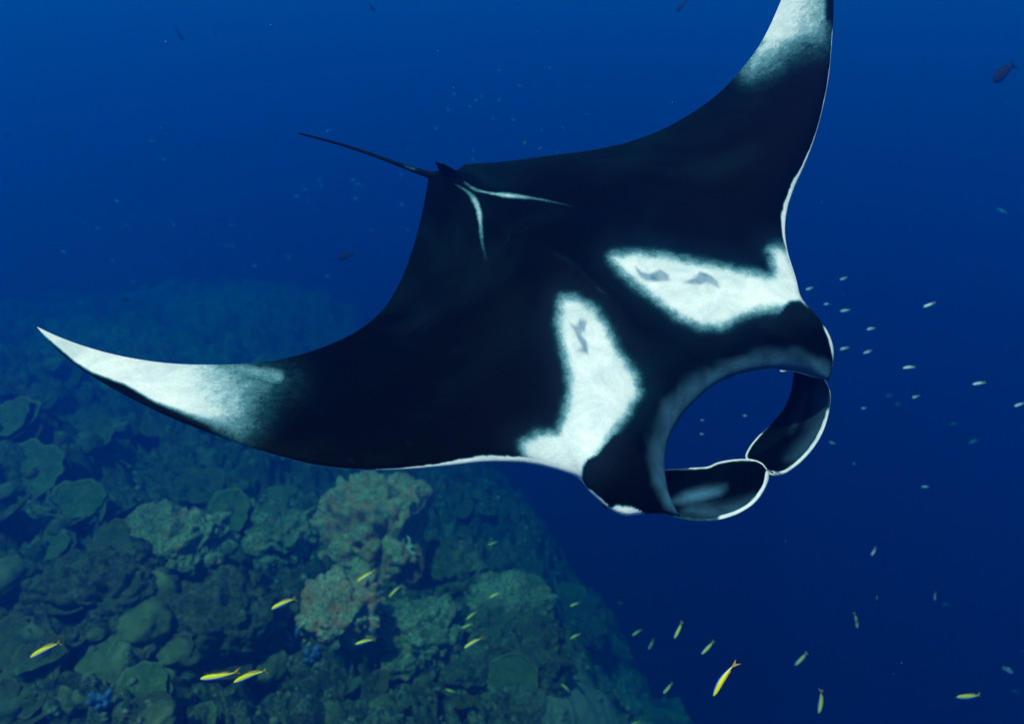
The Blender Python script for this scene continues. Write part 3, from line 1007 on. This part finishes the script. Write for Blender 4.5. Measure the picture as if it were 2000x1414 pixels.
def cephalic_fin(outer, inner, o_off, i_off, marks, nt=110, nc=48, thick=0.022 * MSC):
    O = spline(outer, nt); I = spline(inner, nt)
    t = np.linspace(0, 1, nt)
    oo = MSC * np.interp(t, np.linspace(0, 1, len(o_off)), o_off); io = MSC * np.interp(t, np.linspace(0, 1, len(i_off)), i_off)
    oa, ob = on_manta(O[:, 0], O[:, 1], oo); ia, ib = on_manta(I[:, 0], I[:, 1], io)
    PO = body_point(oa, ob, oo); PI = body_point(ia, ib, io)
    mid = (PO + PI) / 2; half = (PO - PI) / 2
    T = np.gradient(mid, axis=0)
    Nn = np.cross(half, T); Nn /= np.linalg.norm(Nn, axis=1)[:, None] + 1e-9
    sgn = np.sign((Nn @ BACK).mean()); Nn = Nn * sgn     # towards the front face
    hl = np.linalg.norm(half, axis=1)
    th = np.linspace(0, 2 * math.pi, nc, endpoint=False)
    c_, s_ = np.cos(th), np.sin(th)
    tk = np.minimum(thick, hl * 0.5) * (0.6 + 0.4 * np.sin(np.clip(t * 1.2, 0, 1) * math.pi / 2))
    hollow = 0.14 * hl[:, None] * (1 - c_[None] ** 2) * np.sin(np.clip((1 - t) * 3, 0, 1) * math.pi / 2)[:, None]   # the inner face is a shallow trough
    V = mid[:, None] + c_[None, :, None] * half[:, None] + (s_[None] * tk[:, None] - hollow)[..., None] * Nn[:, None]
    px, py = project(V)
    front = s_[None] * np.ones((nt, 1)) > -0.05
    rimn = 0.02 * fbm(np.stack([np.repeat(t[:, None], nc, 1) * 26, np.ones((nt, nc)) * (np.sign(c_) + 2)[None], np.zeros((nt, nc))], -1), 3, 4)
    wpx = 1 - np.abs(c_)[None] + 0 * t[:, None]
    w = np.where(front, smoothstep(0.10, 0.05, wpx * (hl / hl.max())[:, None] + rimn * 0.8), 0.8)
    w[:int(nt * 0.03)] = w[:int(nt * 0.03)] * 0.3
    g = np.zeros(w.shape)
    for kind, poly, soft, val in marks:
        v = smoothstep(-soft, soft, poly_sdf(px, py, poly)) * val * front
        if kind == 'w':
            w = np.maximum(w, v)
        elif kind == 'g':
            g = np.maximum(g, v)
        else:
            w = np.where(front, w * (1 - v), w)
    F = [tuple(f) for f in grid_faces(nt, nc, True)]
    F.append(tuple(range(nc))); F.append(tuple((nt - 1) * nc + i for i in range(nc - 1, -1, -1)))
    return obj('cephalic_fin', mesh_np('cephalic_fin', V.reshape(-1, 3) - ORG, F, MAT_SKIN, True, {'white': w.ravel(), 'grey': g.ravel(), 'spot': np.zeros(w.size)}), ray_root)


cephalic_fin([(1250, 960), (1296, 1000), (1335, 1013), (1390, 1016), (1438, 1004), (1474, 981), (1495, 950), (1501, 925)],
             [(1262, 922), (1300, 917), (1345, 914), (1383, 911), (1402, 903), (1440, 897), (1472, 898), (1490, 906), (1499, 917)],
             [-0.01, -0.06, -0.08, -0.10, -0.13, -0.16], [-0.42, -0.40, -0.36, -0.28, -0.18],
             [('g', [(1318, 978), (1340, 965), (1375, 955), (1415, 952), (1405, 962), (1375, 972), (1335, 980)], 14, 1.5),
              ('g', [(1330, 1004), (1345, 985), (1420, 985), (1470, 970), (1440, 1004), (1390, 1016)], 16, 0.6),
              ('k', [(1300, 1030), (1300, 985), (1330, 995), (1405, 1003), (1400, 1030)], 5, 0.75)])
cephalic_fin([(1560, 670), (1598, 725), (1620, 765), (1619, 800), (1606, 845), (1582, 883), (1552, 912), (1527, 926), (1511, 922)],
             [(1520, 640), (1549, 700), (1550, 732), (1544, 768), (1530, 800), (1508, 826), (1480, 853), (1462, 876), (1456, 894), (1480, 912), (1503, 922)],
             [0.0, -0.06, -0.12, -0.18, -0.25, -0.30], [-0.12, -0.38, -0.42, -0.42, -0.40, -0.32],
             [('g', [(1605, 740), (1626, 760), (1622, 800), (1606, 850), (1560, 900), (1540, 895), (1575, 850), (1592, 800), (1590, 770)], 20, 0.6),
              ('g', [(1572, 760), (1582, 770), (1560, 820), (1545, 845), (1552, 815)], 10, 0.35),
              ('k', [(1530, 690), (1560, 690), (1560, 760), (1530, 815), (1512, 835), (1490, 830)], 7, 0.95),
              ('k', [(1590, 700), (1640, 700), (1640, 800), (1612, 800)], 6, 0.8)])

# tail
tp = spline([(858, 347), (832, 340), (780, 322), (720, 300), (650, 278), (584, 261)], 40)
toff = np.interp(np.linspace(0, 1, 40), [0, 0.1, 0.4, 1], [0.015 * MSC, 0.03 * MSC, 0.08 * MSC, 0.16 * MSC])
ta, tb = on_manta(tp[:, 0], tp[:, 1], toff)
V, F = tube(body_point(ta, tb, toff), np.interp(np.linspace(0, 1, 40), [0, 0.1, 0.3, 1], [0.030 * MSC, 0.020 * MSC, 0.013 * MSC, 0.006 * MSC]), 10)
tx_, ty_ = project(V)
tw = smoothstep(4, 1, line_dist(tx_, ty_, [(790, 325), (800, 328), (812, 332)])) * 0.3
obj('tail', mesh_np('tail', V - ORG, F, MAT_SKIN, True, {'white': tw, 'grey': 0 * tw + 0.04, 'spot': 0 * tw}), ray_root)
# dorsal fin: a small swept fin in front of the tail
ba, bb = on_manta(np.array([930.0, 872.0]), np.array([380.0, 354.0]))
f0, f1 = np.array([ba[0], bb[0]]), np.array([ba[1], bb[1]])
NFu, NFv = 14, 18
rows = []
tipP = ray(850, 317) * float(-(body_point(ba[1:2], bb[1:2], np.array([0.1 * MSC]))[0] @ BACK)) * 0.995
for u in np.linspace(0, 1, NFu):
    base_f = body_point(np.array([f0[0]]), np.array([f0[1]]), np.array([0.03 * MSC]))[0]
    base_r = body_point(np.array([f1[0]]), np.array([f1[1]]), np.array([-0.01 * MSC]))[0]
    lead = base_f * (1 - u) + tipP * u + MN * MSC * 0.05 * math.sin(u * math.pi)
    rear = base_r * (1 - u) + tipP * u + MN * MSC * -0.015 * math.sin(u * math.pi)
    half_t = MSC * (0.028 * (1 - u) + 0.002)
    ring = []
    for k in range(NFv):
        th = 2 * math.pi * k / NFv
        c = (math.cos(th) + 1) / 2
        ring.append(lead * (1 - c) + rear * c + MW * half_t * math.sin(th))
    rows.append(ring)
Vd = np.array(rows).reshape(-1, 3)
Fd = [tuple(f) for f in grid_faces(NFu, NFv, True)] + [tuple(range(NFv)), tuple((NFu - 1) * NFv + i for i in range(NFv - 1, -1, -1))]
z0 = np.zeros(len(Vd))
obj('dorsal_fin', mesh_np('dorsal_fin', Vd - ORG, Fd, MAT_SKIN, True, {'white': z0, 'grey': z0, 'spot': z0}), ray_root)
# eyes on the sides of the head
ke = NT('manta_eye'); ke.color((0.01, 0.012, 0.015)); ke.rough(0.15, 0.5)
for px, py, off in ((1186, 983, -0.02 * MSC), (1606, 662, -0.015 * MSC)):
    a, b = on_manta(np.array([px * 1.0]), np.array([py * 1.0]), off)
    e = obj('eye', mesh_np('eye', ICO[3][0] * 0.022 * MSC, ICO[3][1], ke.m), ray_root)
    e.location = Vector(body_point(a, b, np.array([off]))[0] - ORG)


# ------------------------------------------------------------------ fish
def fish_mat(name, back, side, belly, rough=0.45, spec=0.4):
    k = NT(name)
    h = k.attr('height')
    n = k.noise(k.coord('Object'), 14, 3)
    c = k.ramp(h, [(0.0, belly), (0.34, belly), (0.44, side), (1.0, back)])
    c = k.mix(k.math('MULTIPLY', n, 0.12), c, (0.05, 0.05, 0.03))
    k.color(c); k.rough(rough, spec)
    return k.m


MF_YEL = fish_mat('yellow_fish', (0.88, 0.74, 0.003), (0.82, 0.76, 0.006), (0.06, 0.22, 1.0), 0.5, 0.08)
MF_YFIN = fish_mat('yellow_fin', (0.42, 0.25, 0.03), (0.45, 0.30, 0.03), (0.40, 0.24, 0.03))
MF_DULL = fish_mat('dull_yellow_fish', (0.60, 0.50, 0.02), (0.52, 0.48, 0.06), (0.08, 0.26, 0.9), 0.5, 0.06)
MF_SIL = fish_mat('silver_fish', (0.30, 0.45, 0.62), (0.55, 0.68, 0.78), (0.75, 0.82, 0.85), 0.3, 0.6)
MF_SFIN = fish_mat('silver_fin', (0.40, 0.32, 0.06), (0.40, 0.32, 0.06), (0.40, 0.32, 0.06))
MF_DARK = fish_mat('dark_fish', (0.012, 0.014, 0.02), (0.012, 0.014, 0.02), (0.014, 0.016, 0.024), 0.7, 0.02)
MF_BLUE = fish_mat('blue_fish', (0.03, 0.05, 0.25), (0.08, 0.16, 0.6), (0.3, 0.5, 0.9))


def fish_parts(depth, width, bend, fork=0.5, seed=0):
    """body, tail fin and back fin of a fish 1 long, head towards +x, bent sideways by BEND; returns three (V, F, height)"""
    def bendf(V):
        x = np.clip(0.15 - V[:, 0], 0, None)
        V = V.copy()
        V[:, 1] += bend * x ** 2 * 1.2
        return V
    xs = np.array([0.5, 0.485, 0.45, 0.40, 0.32, 0.20, 0.06, -0.08, -0.20, -0.29, -0.36])
    hs = np.array([0.08, 0.26, 0.50, 0.72, 0.92, 1.0, 0.92, 0.72, 0.48, 0.30, 0.20]) * depth / 2
    ws = np.array([0.10, 0.32, 0.60, 0.80, 0.97, 1.0, 0.92, 0.70, 0.45, 0.24, 0.13]) * width / 2
    nc = 12
    th = np.linspace(0, 2 * math.pi, nc, endpoint=False)
    V = np.stack([np.repeat(xs[:, None], nc, 1), ws[:, None] * np.sin(th)[None], hs[:, None] * np.cos(th)[None] - 0.06 * depth * (1 - (hs / hs.max()))[:, None]], -1).reshape(-1, 3)
    hgt = np.repeat((np.cos(th)[None] * 0.5 + 0.5), len(xs), 0).ravel()
    F = [tuple(f) for f in grid_faces(len(xs), nc, True)] + [tuple(range(nc)), tuple((len(xs) - 1) * nc + i for i in range(nc - 1, -1, -1))]
    bodyp = (bendf(V), F, hgt)
    t = 0.012

    def slab(poly):
        P = np.array(poly); n = len(P)
        V = np.concatenate([np.stack([P[:, 0], np.full(n, t / 2), P[:, 1]], -1), np.stack([P[:, 0], np.full(n, -t / 2), P[:, 1]], -1)])
        F = [tuple(range(n)), tuple(range(2 * n - 1, n - 1, -1))] + [(i, n + i, n + (i + 1) % n, (i + 1) % n) for i in range(n)]
        return V, F
    d = depth
    Vt, Ft_ = slab([(-0.33, 0.10 * d), (-0.40, 0.28 * d), (-0.50, 0.60 * d), (-0.47, 0.34 * d), (-0.40 - 0.05 * (1 - fork), 0.0), (-0.47, -0.38 * d), (-0.50, -0.62 * d), (-0.40, -0.3 * d), (-0.33, -0.14 * d)])
    Vs, Fs = slab([(0.25, 0.44 * d), (0.18, 0.60 * d), (0.0, 0.62 * d), (-0.15, 0.52 * d), (-0.27, 0.36 * d), (-0.25, 0.14 * d), (0.0, 0.40 * d)])
    return bodyp, (bendf(Vt), Ft_, np.full(len(Vt), 0.8)), (bendf(Vs), Fs, np.full(len(Vs), 0.8))


class FishKind:
    def __init__(self, name, mat, finmat, depth, width, bend, split=True):
        parts = fish_parts(depth, width, bend)
        self.name, self.split = name, split
        if split:
            self.body = mesh_np(name, parts[0][0], parts[0][1], mat, True, {'height': parts[0][2]})
            self.tail = mesh_np('tail_fin', parts[1][0], parts[1][1], finmat, False, {'height': parts[1][2]})
            self.fin = mesh_np('dorsal_fin', parts[2][0], parts[2][1], finmat, False, {'height': parts[2][2]})
        else:
            V = np.concatenate([p[0] for p in parts]); F = []
            o = 0
            for p in parts:
                F += [tuple(i + o for i in f) for f in p[1]]; o += len(p[0])
            self.body = mesh_np(name, V, F, mat, True, {'height': np.concatenate([p[2] for p in parts])})


YEL = [FishKind('yellow_fish', MF_YEL, MF_YFIN, 0.16, 0.09, b) for b in (0.0, 0.35, -0.45)] + [FishKind('yellow_fish', MF_YEL, MF_YFIN, 0.145, 0.09, 0.8)]
DUL = [FishKind('yellow_fish', MF_DULL, MF_YFIN, 0.18, 0.10, b) for b in (0.1, -0.3)]
SIL = [FishKind('silver_fish', MF_SIL, MF_SFIN, 0.21, 0.11, b) for b in (0.0, 0.3, -0.3)]
TIN = [FishKind('tiny_fish', MF_SIL, None, 0.28, 0.15, 0.1, False), FishKind('tiny_fish', MF_DULL, None, 0.28, 0.15, 0.1, False)]
DRK = [FishKind('dark_fish', MF_DARK, MF_DARK, 0.35, 0.16, b) for b in (0.0, 0.2)]
BLU = [FishKind('blue_fish', MF_BLUE, MF_SFIN, 0.40, 0.2, 0.1)]


def put_fish(kind, head, tail, length, label, cat='fish', group=None, lean=0.0, roll=0.0, depth=None):
    """a fish seen from HEAD to TAIL in the photograph, its real LENGTH in metres giving its distance"""
    (hx, hy), (tx, ty) = head, tail
    mxp, myp = (hx + tx) / 2, (hy + ty) / 2
    ln = max(math.hypot(hx - tx, hy - ty), 4.0)
    z = depth if depth else length * math.cos(lean) * FPX / ln
    lim = None
    if myp > 600 and mxp < 1330 or depth is None:
        P = on_reef(mxp, myp)
        zr = float(-(P @ BACK)) - 0.5
        if z > zr:
            z = zr
    L = ln * z / FPX / math.cos(lean)
    fx = ((hx - tx) * RIGHT - (hy - ty) * UP); fx /= np.linalg.norm(fx)
    fx = fx * math.cos(lean) + BACK * math.sin(lean)
    X = Vector(fx)
    U0 = Vector(UP * 1.0 + BACK * 0.02)
    Zr = U0 - X * X.dot(U0)
    if Zr.length < 0.75:
        U0 = Vector(RIGHT * 0.55 + BACK * 0.8)
        Zr = U0 - X * X.dot(U0)
    Z = Zr.normalized()
    Y = Z.cross(X)
    R = Matrix((X, Y, Z)).transposed().to_4x4() @ Matrix.Rotation(roll, 4, 'X')
    o = bpy.data.objects.new(kind.name, kind.body); COL.objects.link(o)
    o.matrix_world = Matrix.Translation(Vector(ray(mxp, myp) * z)) @ R @ Matrix.Scale(L, 4)
    if kind.split:
        for nm, me in (('tail_fin', kind.tail), ('dorsal_fin', kind.fin)):
            c = bpy.data.objects.new(nm, me); COL.objects.link(c); c.parent = o
    tag(o, label, cat, group)
    return o


GY = 'yellow fish over the reef and beyond its edge'
YELLOW = [  # head, tail, mesh, label
    ((61, 1282), (124, 1249), 1, 'yellow fish over the large round brown plate coral at far left'),
    ((390, 1326), (464, 1316), 2, 'left fish of the touching yellow pair with blue bellies'),
    ((458, 1330), (524, 1304), 1, 'right fish of the touching yellow pair with blue bellies'),
    ((530, 1189), (582, 1164), 1, 'yellow fish with blue belly just left of the tall pink crusted boulder'),
    ((698, 1135), (733, 1113), 0, 'slim yellow fish in front of the face of the tall pink crusted boulder'),
    ((760, 1165), (781, 1141), 1, 'steeply tilted yellow fish at the lower right corner of the tall pink crusted boulder'),
    ((694, 1258), (735, 1245), 1, 'yellow fish right of the blue knobbly sponge, below the tall boulder'),
    ((907, 1264), (943, 1243), 1, 'largest yellow fish above the large dark rounded boulder'),
    ((902, 1227), (926, 1215), 1, 'flatter lower one of two small yellow fish above the largest one by the dark boulder'),
    ((911, 1210), (930, 1191), 1, 'steeper upper one of two small yellow fish above the largest one by the dark boulder'),
    ((956, 1167), (981, 1154), 1, 'small yellow fish just below the deep blue fish on the reef'),
    ((954, 1064), (973, 1057), 0, 'small yellow fish under the head, with a tinier one below it'),
    ((955, 1067), (962, 1072), 0, 'tiny yellow fish touching the one above it under the head'),
    ((1113, 1184), (1134, 1175), 1, 'small yellow fish over the faded reef, upper of the two near the drop'),
    ((1114, 1247), (1135, 1235), 1, 'small yellow fish over the faded reef, lower of the two near the drop'),
    ((871, 1345), (892, 1355), 2, 'small yellow fish heading up left beside the smooth plate coral'),
    ((1097, 1336), (1113, 1350), 0, 'small yellow fish heading up left between dark boulder and reef brink'),
    ((819, 1005), (832, 1009), 0, 'tiny yellow fish right of the top of the tall pink crusted boulder'),
    ((797, 944), (808, 945), 0, 'tiny yellow fish close under the edge of the near wing'),
    ((1235, 1241), (1254, 1228), 0, 'dull orange fish at the faded reef edge'),
    ((1317, 1246), (1333, 1213), 0, 'steep yellow fish in blue water, highest of the group beyond the reef edge'),
    ((1371, 1278), (1394, 1250), 0, 'yellow fish in blue water just above the biggest curved one'),
    ((1395, 1361), (1423, 1290), 3, 'biggest yellow fish, curved and diving in blue water at the bottom'),
    ((1296, 1355), (1313, 1331), 0, 'yellow fish at the reef edge, left of the biggest curved one'),
    ((1232, 1416), (1252, 1406), 1, 'yellow fish cut by the bottom edge under the reef brink'),
]
for h, t, v, lab in YELLOW:
    put_fish(YEL[v], h, t, 0.15 if v != 3 else 0.085, lab, 'fish', GY, random.uniform(-0.15, 0.15), random.uniform(-0.1, 0.1))
DULLF = [
    ((1267, 1268), (1276, 1247), 0, 'thin dull yellow fish with a pale head at the reef edge'),
    ((1554, 1300), (1575, 1272), 0, 'yellow green fish alone in deep blue water, right of the biggest curved one'),
    ((1598, 1391), (1608, 1346), 1, 'dull yellow fish with blue chin diving near the bottom edge in deep blue water'),
    ((1674, 1226), (1670, 1194), 1, 'slim dull yellow fish hanging upright in deep blue water'),
    ((1870, 1362), (1918, 1358), 1, 'level yellow brown fish in the bottom right corner'),
    ((1216, 1180), (1206, 1174), 0, 'tiny brown yellow fish where the reef fades into blue'),
]
for h, t, v, lab in DULLF:
    put_fish(DUL[v], h, t, 0.15, lab, 'fish', GY, random.uniform(-0.15, 0.15))

GS = 'small silver fish around the head of the ray'
SILVER = [
    ((1640, 547), (1656, 541), 'bright silver fish, highest of those right of the pale shoulder'),
    ((1573, 566), (1589, 562), 'silver fish closest to the edge of the far pale shoulder'),
    ((1607, 595), (1624, 593), 'bluish silver fish just right of the dark bump of the head'),
    ((1640, 608), (1662, 605), 'silver fish with yellow tail, right of the bluish one by the head'),
    ((1803, 600), (1827, 591), 'bright silver fish alone far right of the shoulder'),
    ((1692, 644), (1711, 639), 'bluish fish with yellow tail right of the head, level with its white rim'),
    ((1640, 683), (1659, 678), 'silver fish with yellow tail next to the white rim of the head'),
    ((1684, 690), (1704, 685), 'silver fish just right of the one next to the white rim of the head'),
    ((1763, 719), (1789, 715), 'blue silver fish with yellow tail right of the base of the far head lobe'),
    ((1900, 751), (1925, 746), 'dim blue fish at right, level with the base of the far head lobe'),
    ((1779, 777), (1797, 773), 'silver fish arched upward, right of the far head lobe'),
    ((1681, 798), (1695, 796), 'small silver fish just right of the far head lobe'),
    ((1980, 794), (2003, 786), 'silver fish cut by the right edge'),
    ((1619, 862), (1632, 868), 'tiny blue silver fish against the outer rim of the far head lobe'),
    ((1664, 905), (1674, 906), 'tiny silver fish right of the tip of the far head lobe'),
    ((1800, 951), (1815, 950), 'tiny dim silver fish in open water below the others at right'),
    ((1521, 724), (1536, 726), 'tiny silver fish against the lip at the top of the mouth ring'),
    ((1450, 811), (1461, 812), 'tiny brownish fish in the middle of the mouth ring'),
    ((1368, 820), (1376, 821), 'upper of two tiny fish by the lip inside the mouth ring'),
    ((1366, 847), (1375, 848), 'lower of two tiny fish by the lip inside the mouth ring'),
    ((1703, 1088), (1711, 1065), 'pale blue fish with yellow tail curved downward in open water below the head lobes'),
    ((1712, 1172), (1713, 1160), 'tiny pale blue fish above the slim upright yellow fish'),
    ((1825, 1174), (1826, 1154), 'short bright blue fish facing down in the lower right'),
    ((1230, 1321), (1233, 1308), 'tiny white and blue fish at the faded reef edge'),
]
for i, (h, t, lab) in enumerate(SILVER):
    inring = 1340 < h[0] < 1540 and 700 < h[1] < 860
    cxy = ((h[0] + t[0]) / 2, (h[1] + t[1]) / 2)
    h, t = [tuple(c_ + 0.86 * (v_ - c_) for v_, c_ in zip(q_, cxy)) for q_ in (h, t)]
    put_fish(SIL[i % 3], h, t, 0.09, lab, 'fish', GS, random.uniform(-0.3, 0.3), random.uniform(0.2, 0.7), depth=(5.5 + 0.5 * (i % 3)) if inring and i != 16 else (1.25 if i == 16 else None))
put_fish(BLU[0], (1978, 1312), (1960, 1305), 0.10, 'short bright blue fish near the right edge above the bottom corner', 'fish', None, 0.2)
put_fish(BLU[0], (970, 1150), (968, 1131), 0.13, 'deep blue fish facing down on the reef above a small yellow one', 'fish', None, 0.3)

GF = 'dim blue fish fading into the open water at right'
for h, t, lab in (((1730, 774), (1745, 771), 'dim blue fish left of the upward arched silver fish'), ((1747, 791), (1761, 787), 'dim blue fish below the one beside the arched silver fish'),
                  ((1892, 865), (1911, 858), 'very faint blue fish at right, lower of two fading ones'), ((1854, 829), (1869, 826), 'very faint blue fish at right, upper of two fading ones'),
                  ((1975, 1347), (1991, 1352), 'faint blue fish by the right edge under the short bright blue fish'), ((1841, 1179), (1856, 1182), 'faint blue fish just right of the short bright one facing down'),
                  ((1948, 408), (1966, 417), 'faint blue fish near the right edge under the large dark fish')):
    put_fish(SIL[1], h, t, 0.30, lab, 'fish', GF, 0.1)

GD = 'dark fish silhouettes'
DARK = [
    ((1938, 161), (1985, 123), 0.45, 'large dark fish alone in the upper right water'),
    ((1322, 25), (1345, -6), 0.42, 'dark fish cut by the top edge, left of the far wing tip'),
    ((359, 80), (340, 53), 0.42, 'darkest fish silhouette in the upper left water'),
    ((424, 71), (416, 57), 0.36, 'faint dark fish right of the darkest one in the upper left'),
    ((391, 290), (381, 277), 0.36, 'small dark fish left of the tip of the tail'),
    ((733, 22), (717, 7), 0.36, 'dark fish at the top edge above the tail'),
    ((790, 289), (781, 278), 0.26, 'small dark fish just above the tail near its root'),
    ((21, 264), (2, 264), 0.40, 'faint dark fish at the left edge, level with the tail tip'),
    ((2, 134), (-12, 124), 0.40, 'dark fish cut by the left edge near the top'),
    ((290, 473), (290, 460), 0.34, 'small upright dark fish above the near wing tip'),
    ((531, 598), (524, 607), 0.34, 'small dark fish over the far faded reef, next to the wing'),
    ((253, 586), (234, 585), 0.40, 'level dark fish over the faded reef above the near wing'),
    ((346, 547), (355, 558), 0.36, 'bluish dark fish over the faded reef above the near wing'),
    ((403, 527), (411, 517), 0.36, 'dark fish highest over the far faded reef'),
    ((496, 594), (482, 594), 0.36, 'level dark fish over the far faded reef, left of the one next to the wing'),
    ((659, 504), (692, 498), 0.42, 'greenish long fish in the bay behind the near wing'),
    ((1615, 1240), (1630, 1237), 0.30, 'small dark fish in deep blue water left of the upright yellow one'),
    ((1206, 1165), (1217, 1161), 0.26, 'small dark fish above the tiny brown yellow one at the reef edge'),
    ((1160, 1201), (1172, 1197), 0.26, 'small dark fish on the faded reef between the two small yellow fish and the drop'),
    ((982, 1195), (994, 1194), 0.24, 'small dark fish right of and below the deep blue fish'),
    ((951, 1212), (963, 1211), 0.24, 'small dark fish above and right of the largest reef yellow fish'),
    ((1102, 1396), (1111, 1386), 0.2, 'small dark fish over the pale sand at the bottom'),
    ((1219, 1391), (1236, 1391), 0.22, 'level dark fish at the bottom reef brink'),
    ((1225, 1407), (1243, 1392), 0.22, 'slanted dark fish just below the level one at the bottom reef brink'),
    ((297, 1158), (306, 1171), 0.2, 'small dark fish on the reef among the plate corals'),
]
for i, (h, t, L, lab) in enumerate(DARK):
    put_fish(DRK[i % 2], h, t, L * 0.5, lab, 'fish', GD, 0.1)

# far specks of fish above the wing and the far reef
GT = 'tiny far fish behind the ray'
SPECK = [(974, 195, -25), (1149, 171, -8), (1015, 168, 25), (918, 209, 30), (887, 184, 15), (941, 190, 40), (1003, 234, 20), (1100, 250, 35), (1059, 254, 0), (1014, 290, -70), (1055, 290, -18), (1089, 297, -15),
         (1025, 280, 90), (925, 295, 30), (852, 252, 30), (815, 268, -10), (925, 312, 0), (1147, 223, 20), (976, 137, -15), (1075, 133, -20), (930, 196, -20), (963, 232, 30), (876, 215, 20), (1223, 277, 0), (640, 255, 0),
         (320, 312, 30), (297, 275, 10), (259, 551, 30), (229, 393, 30), (191, 446, 35), (245, 440, -15), (165, 434, 10), (125, 493, 35), (221, 510, 35), (454, 481, 45), (443, 481, 30), (563, 502, 40), (452, 440, 20), (340, 440, 60),
         (596, 371, 25), (580, 384, 15), (602, 394, 10), (625, 352, -30), (627, 363, 30), (690, 352, -10), (700, 360, 10), (676, 452, -60), (795, 449, 5), (784, 343, 80), (695, 389, 30), (725, 450, 60), (785, 400, 20), (498, 260 + 260, 20), (640, 540, 30)]
for i, (px, py, ang) in enumerate(SPECK):
    a = math.radians(ang); r_ = 3.4 if i < 25 else 4.6
    left = i >= 25
    pose = 'level' if abs(ang) <= 12 else 'upright' if abs(ang) >= 60 else ('steeply' if abs(ang) > 27 else 'slightly') + (' head up' if ang > 0 else ' head down')
    MK = [(1150, 250, 'above the far wing edge'), (870, 250, 'between tail and far wing'), (1000, 150, 'high in the blue above the back fin'), (640, 280, 'by the tip of the tail'), (700, 370, 'below the tail'),
          (300, 300, 'in the open blue left of the tail'), (180, 440, 'above the near wing tip'), (450, 470, 'over the far faded reef'), (790, 420, 'close to the near wing root'), (1010, 285, 'just behind the back fin')]
    spots_ = sorted(MK, key=lambda m: math.hypot(m[0] - px, m[1] - py))
    lab = fresh(lambda k: 'tiny %s %s fish speck %s' % ('greenish' if (left and i % 3 == 0) or i % 2 else 'pale', pose, spots_[k][2]))
    put_fish(TIN[1 if (left and i % 3 == 0) or i % 2 else 0], (px - r_ * math.cos(a), py - r_ * math.sin(a)), (px + r_ * math.cos(a), py + r_ * math.sin(a)), 0.11 if not left else 0.17, lab, 'fish',
             'tiny fish above the far wing' if not left else 'tiny fish above the near wing', 0.0, random.uniform(0, 1))

# drifting plankton, too fine to count
NP = 180
pv = ray(RNG.uniform(-80, 2080, NP), RNG.uniform(-60, 1480, NP)) * (1.2 + 5 * RNG.random(NP))[:, None]
oc = np.array([(1, 0, 0), (-1, 0, 0), (0, 1, 0), (0, -1, 0), (0, 0, 1), (0, 0, -1)], float)
of = np.array([(0, 2, 4), (2, 1, 4), (1, 3, 4), (3, 0, 4), (2, 0, 5), (1, 2, 5), (3, 1, 5), (0, 3, 5)])
ps = 0.0006 + 0.0012 * RNG.random(NP) ** 2
kp = NT('plankton'); kp.color((0.10, 0.20, 0.22)); kp.rough(0.6, 0.2)
tag(obj('plankton', mesh_np('plankton', (pv[:, None] + oc[None] * ps[:, None, None] * np.array([1, 1, 2.2])).reshape(-1, 3), (of[None] + (np.arange(NP) * 6)[:, None, None]).reshape(-1, 3), kp.m)), kind='stuff')
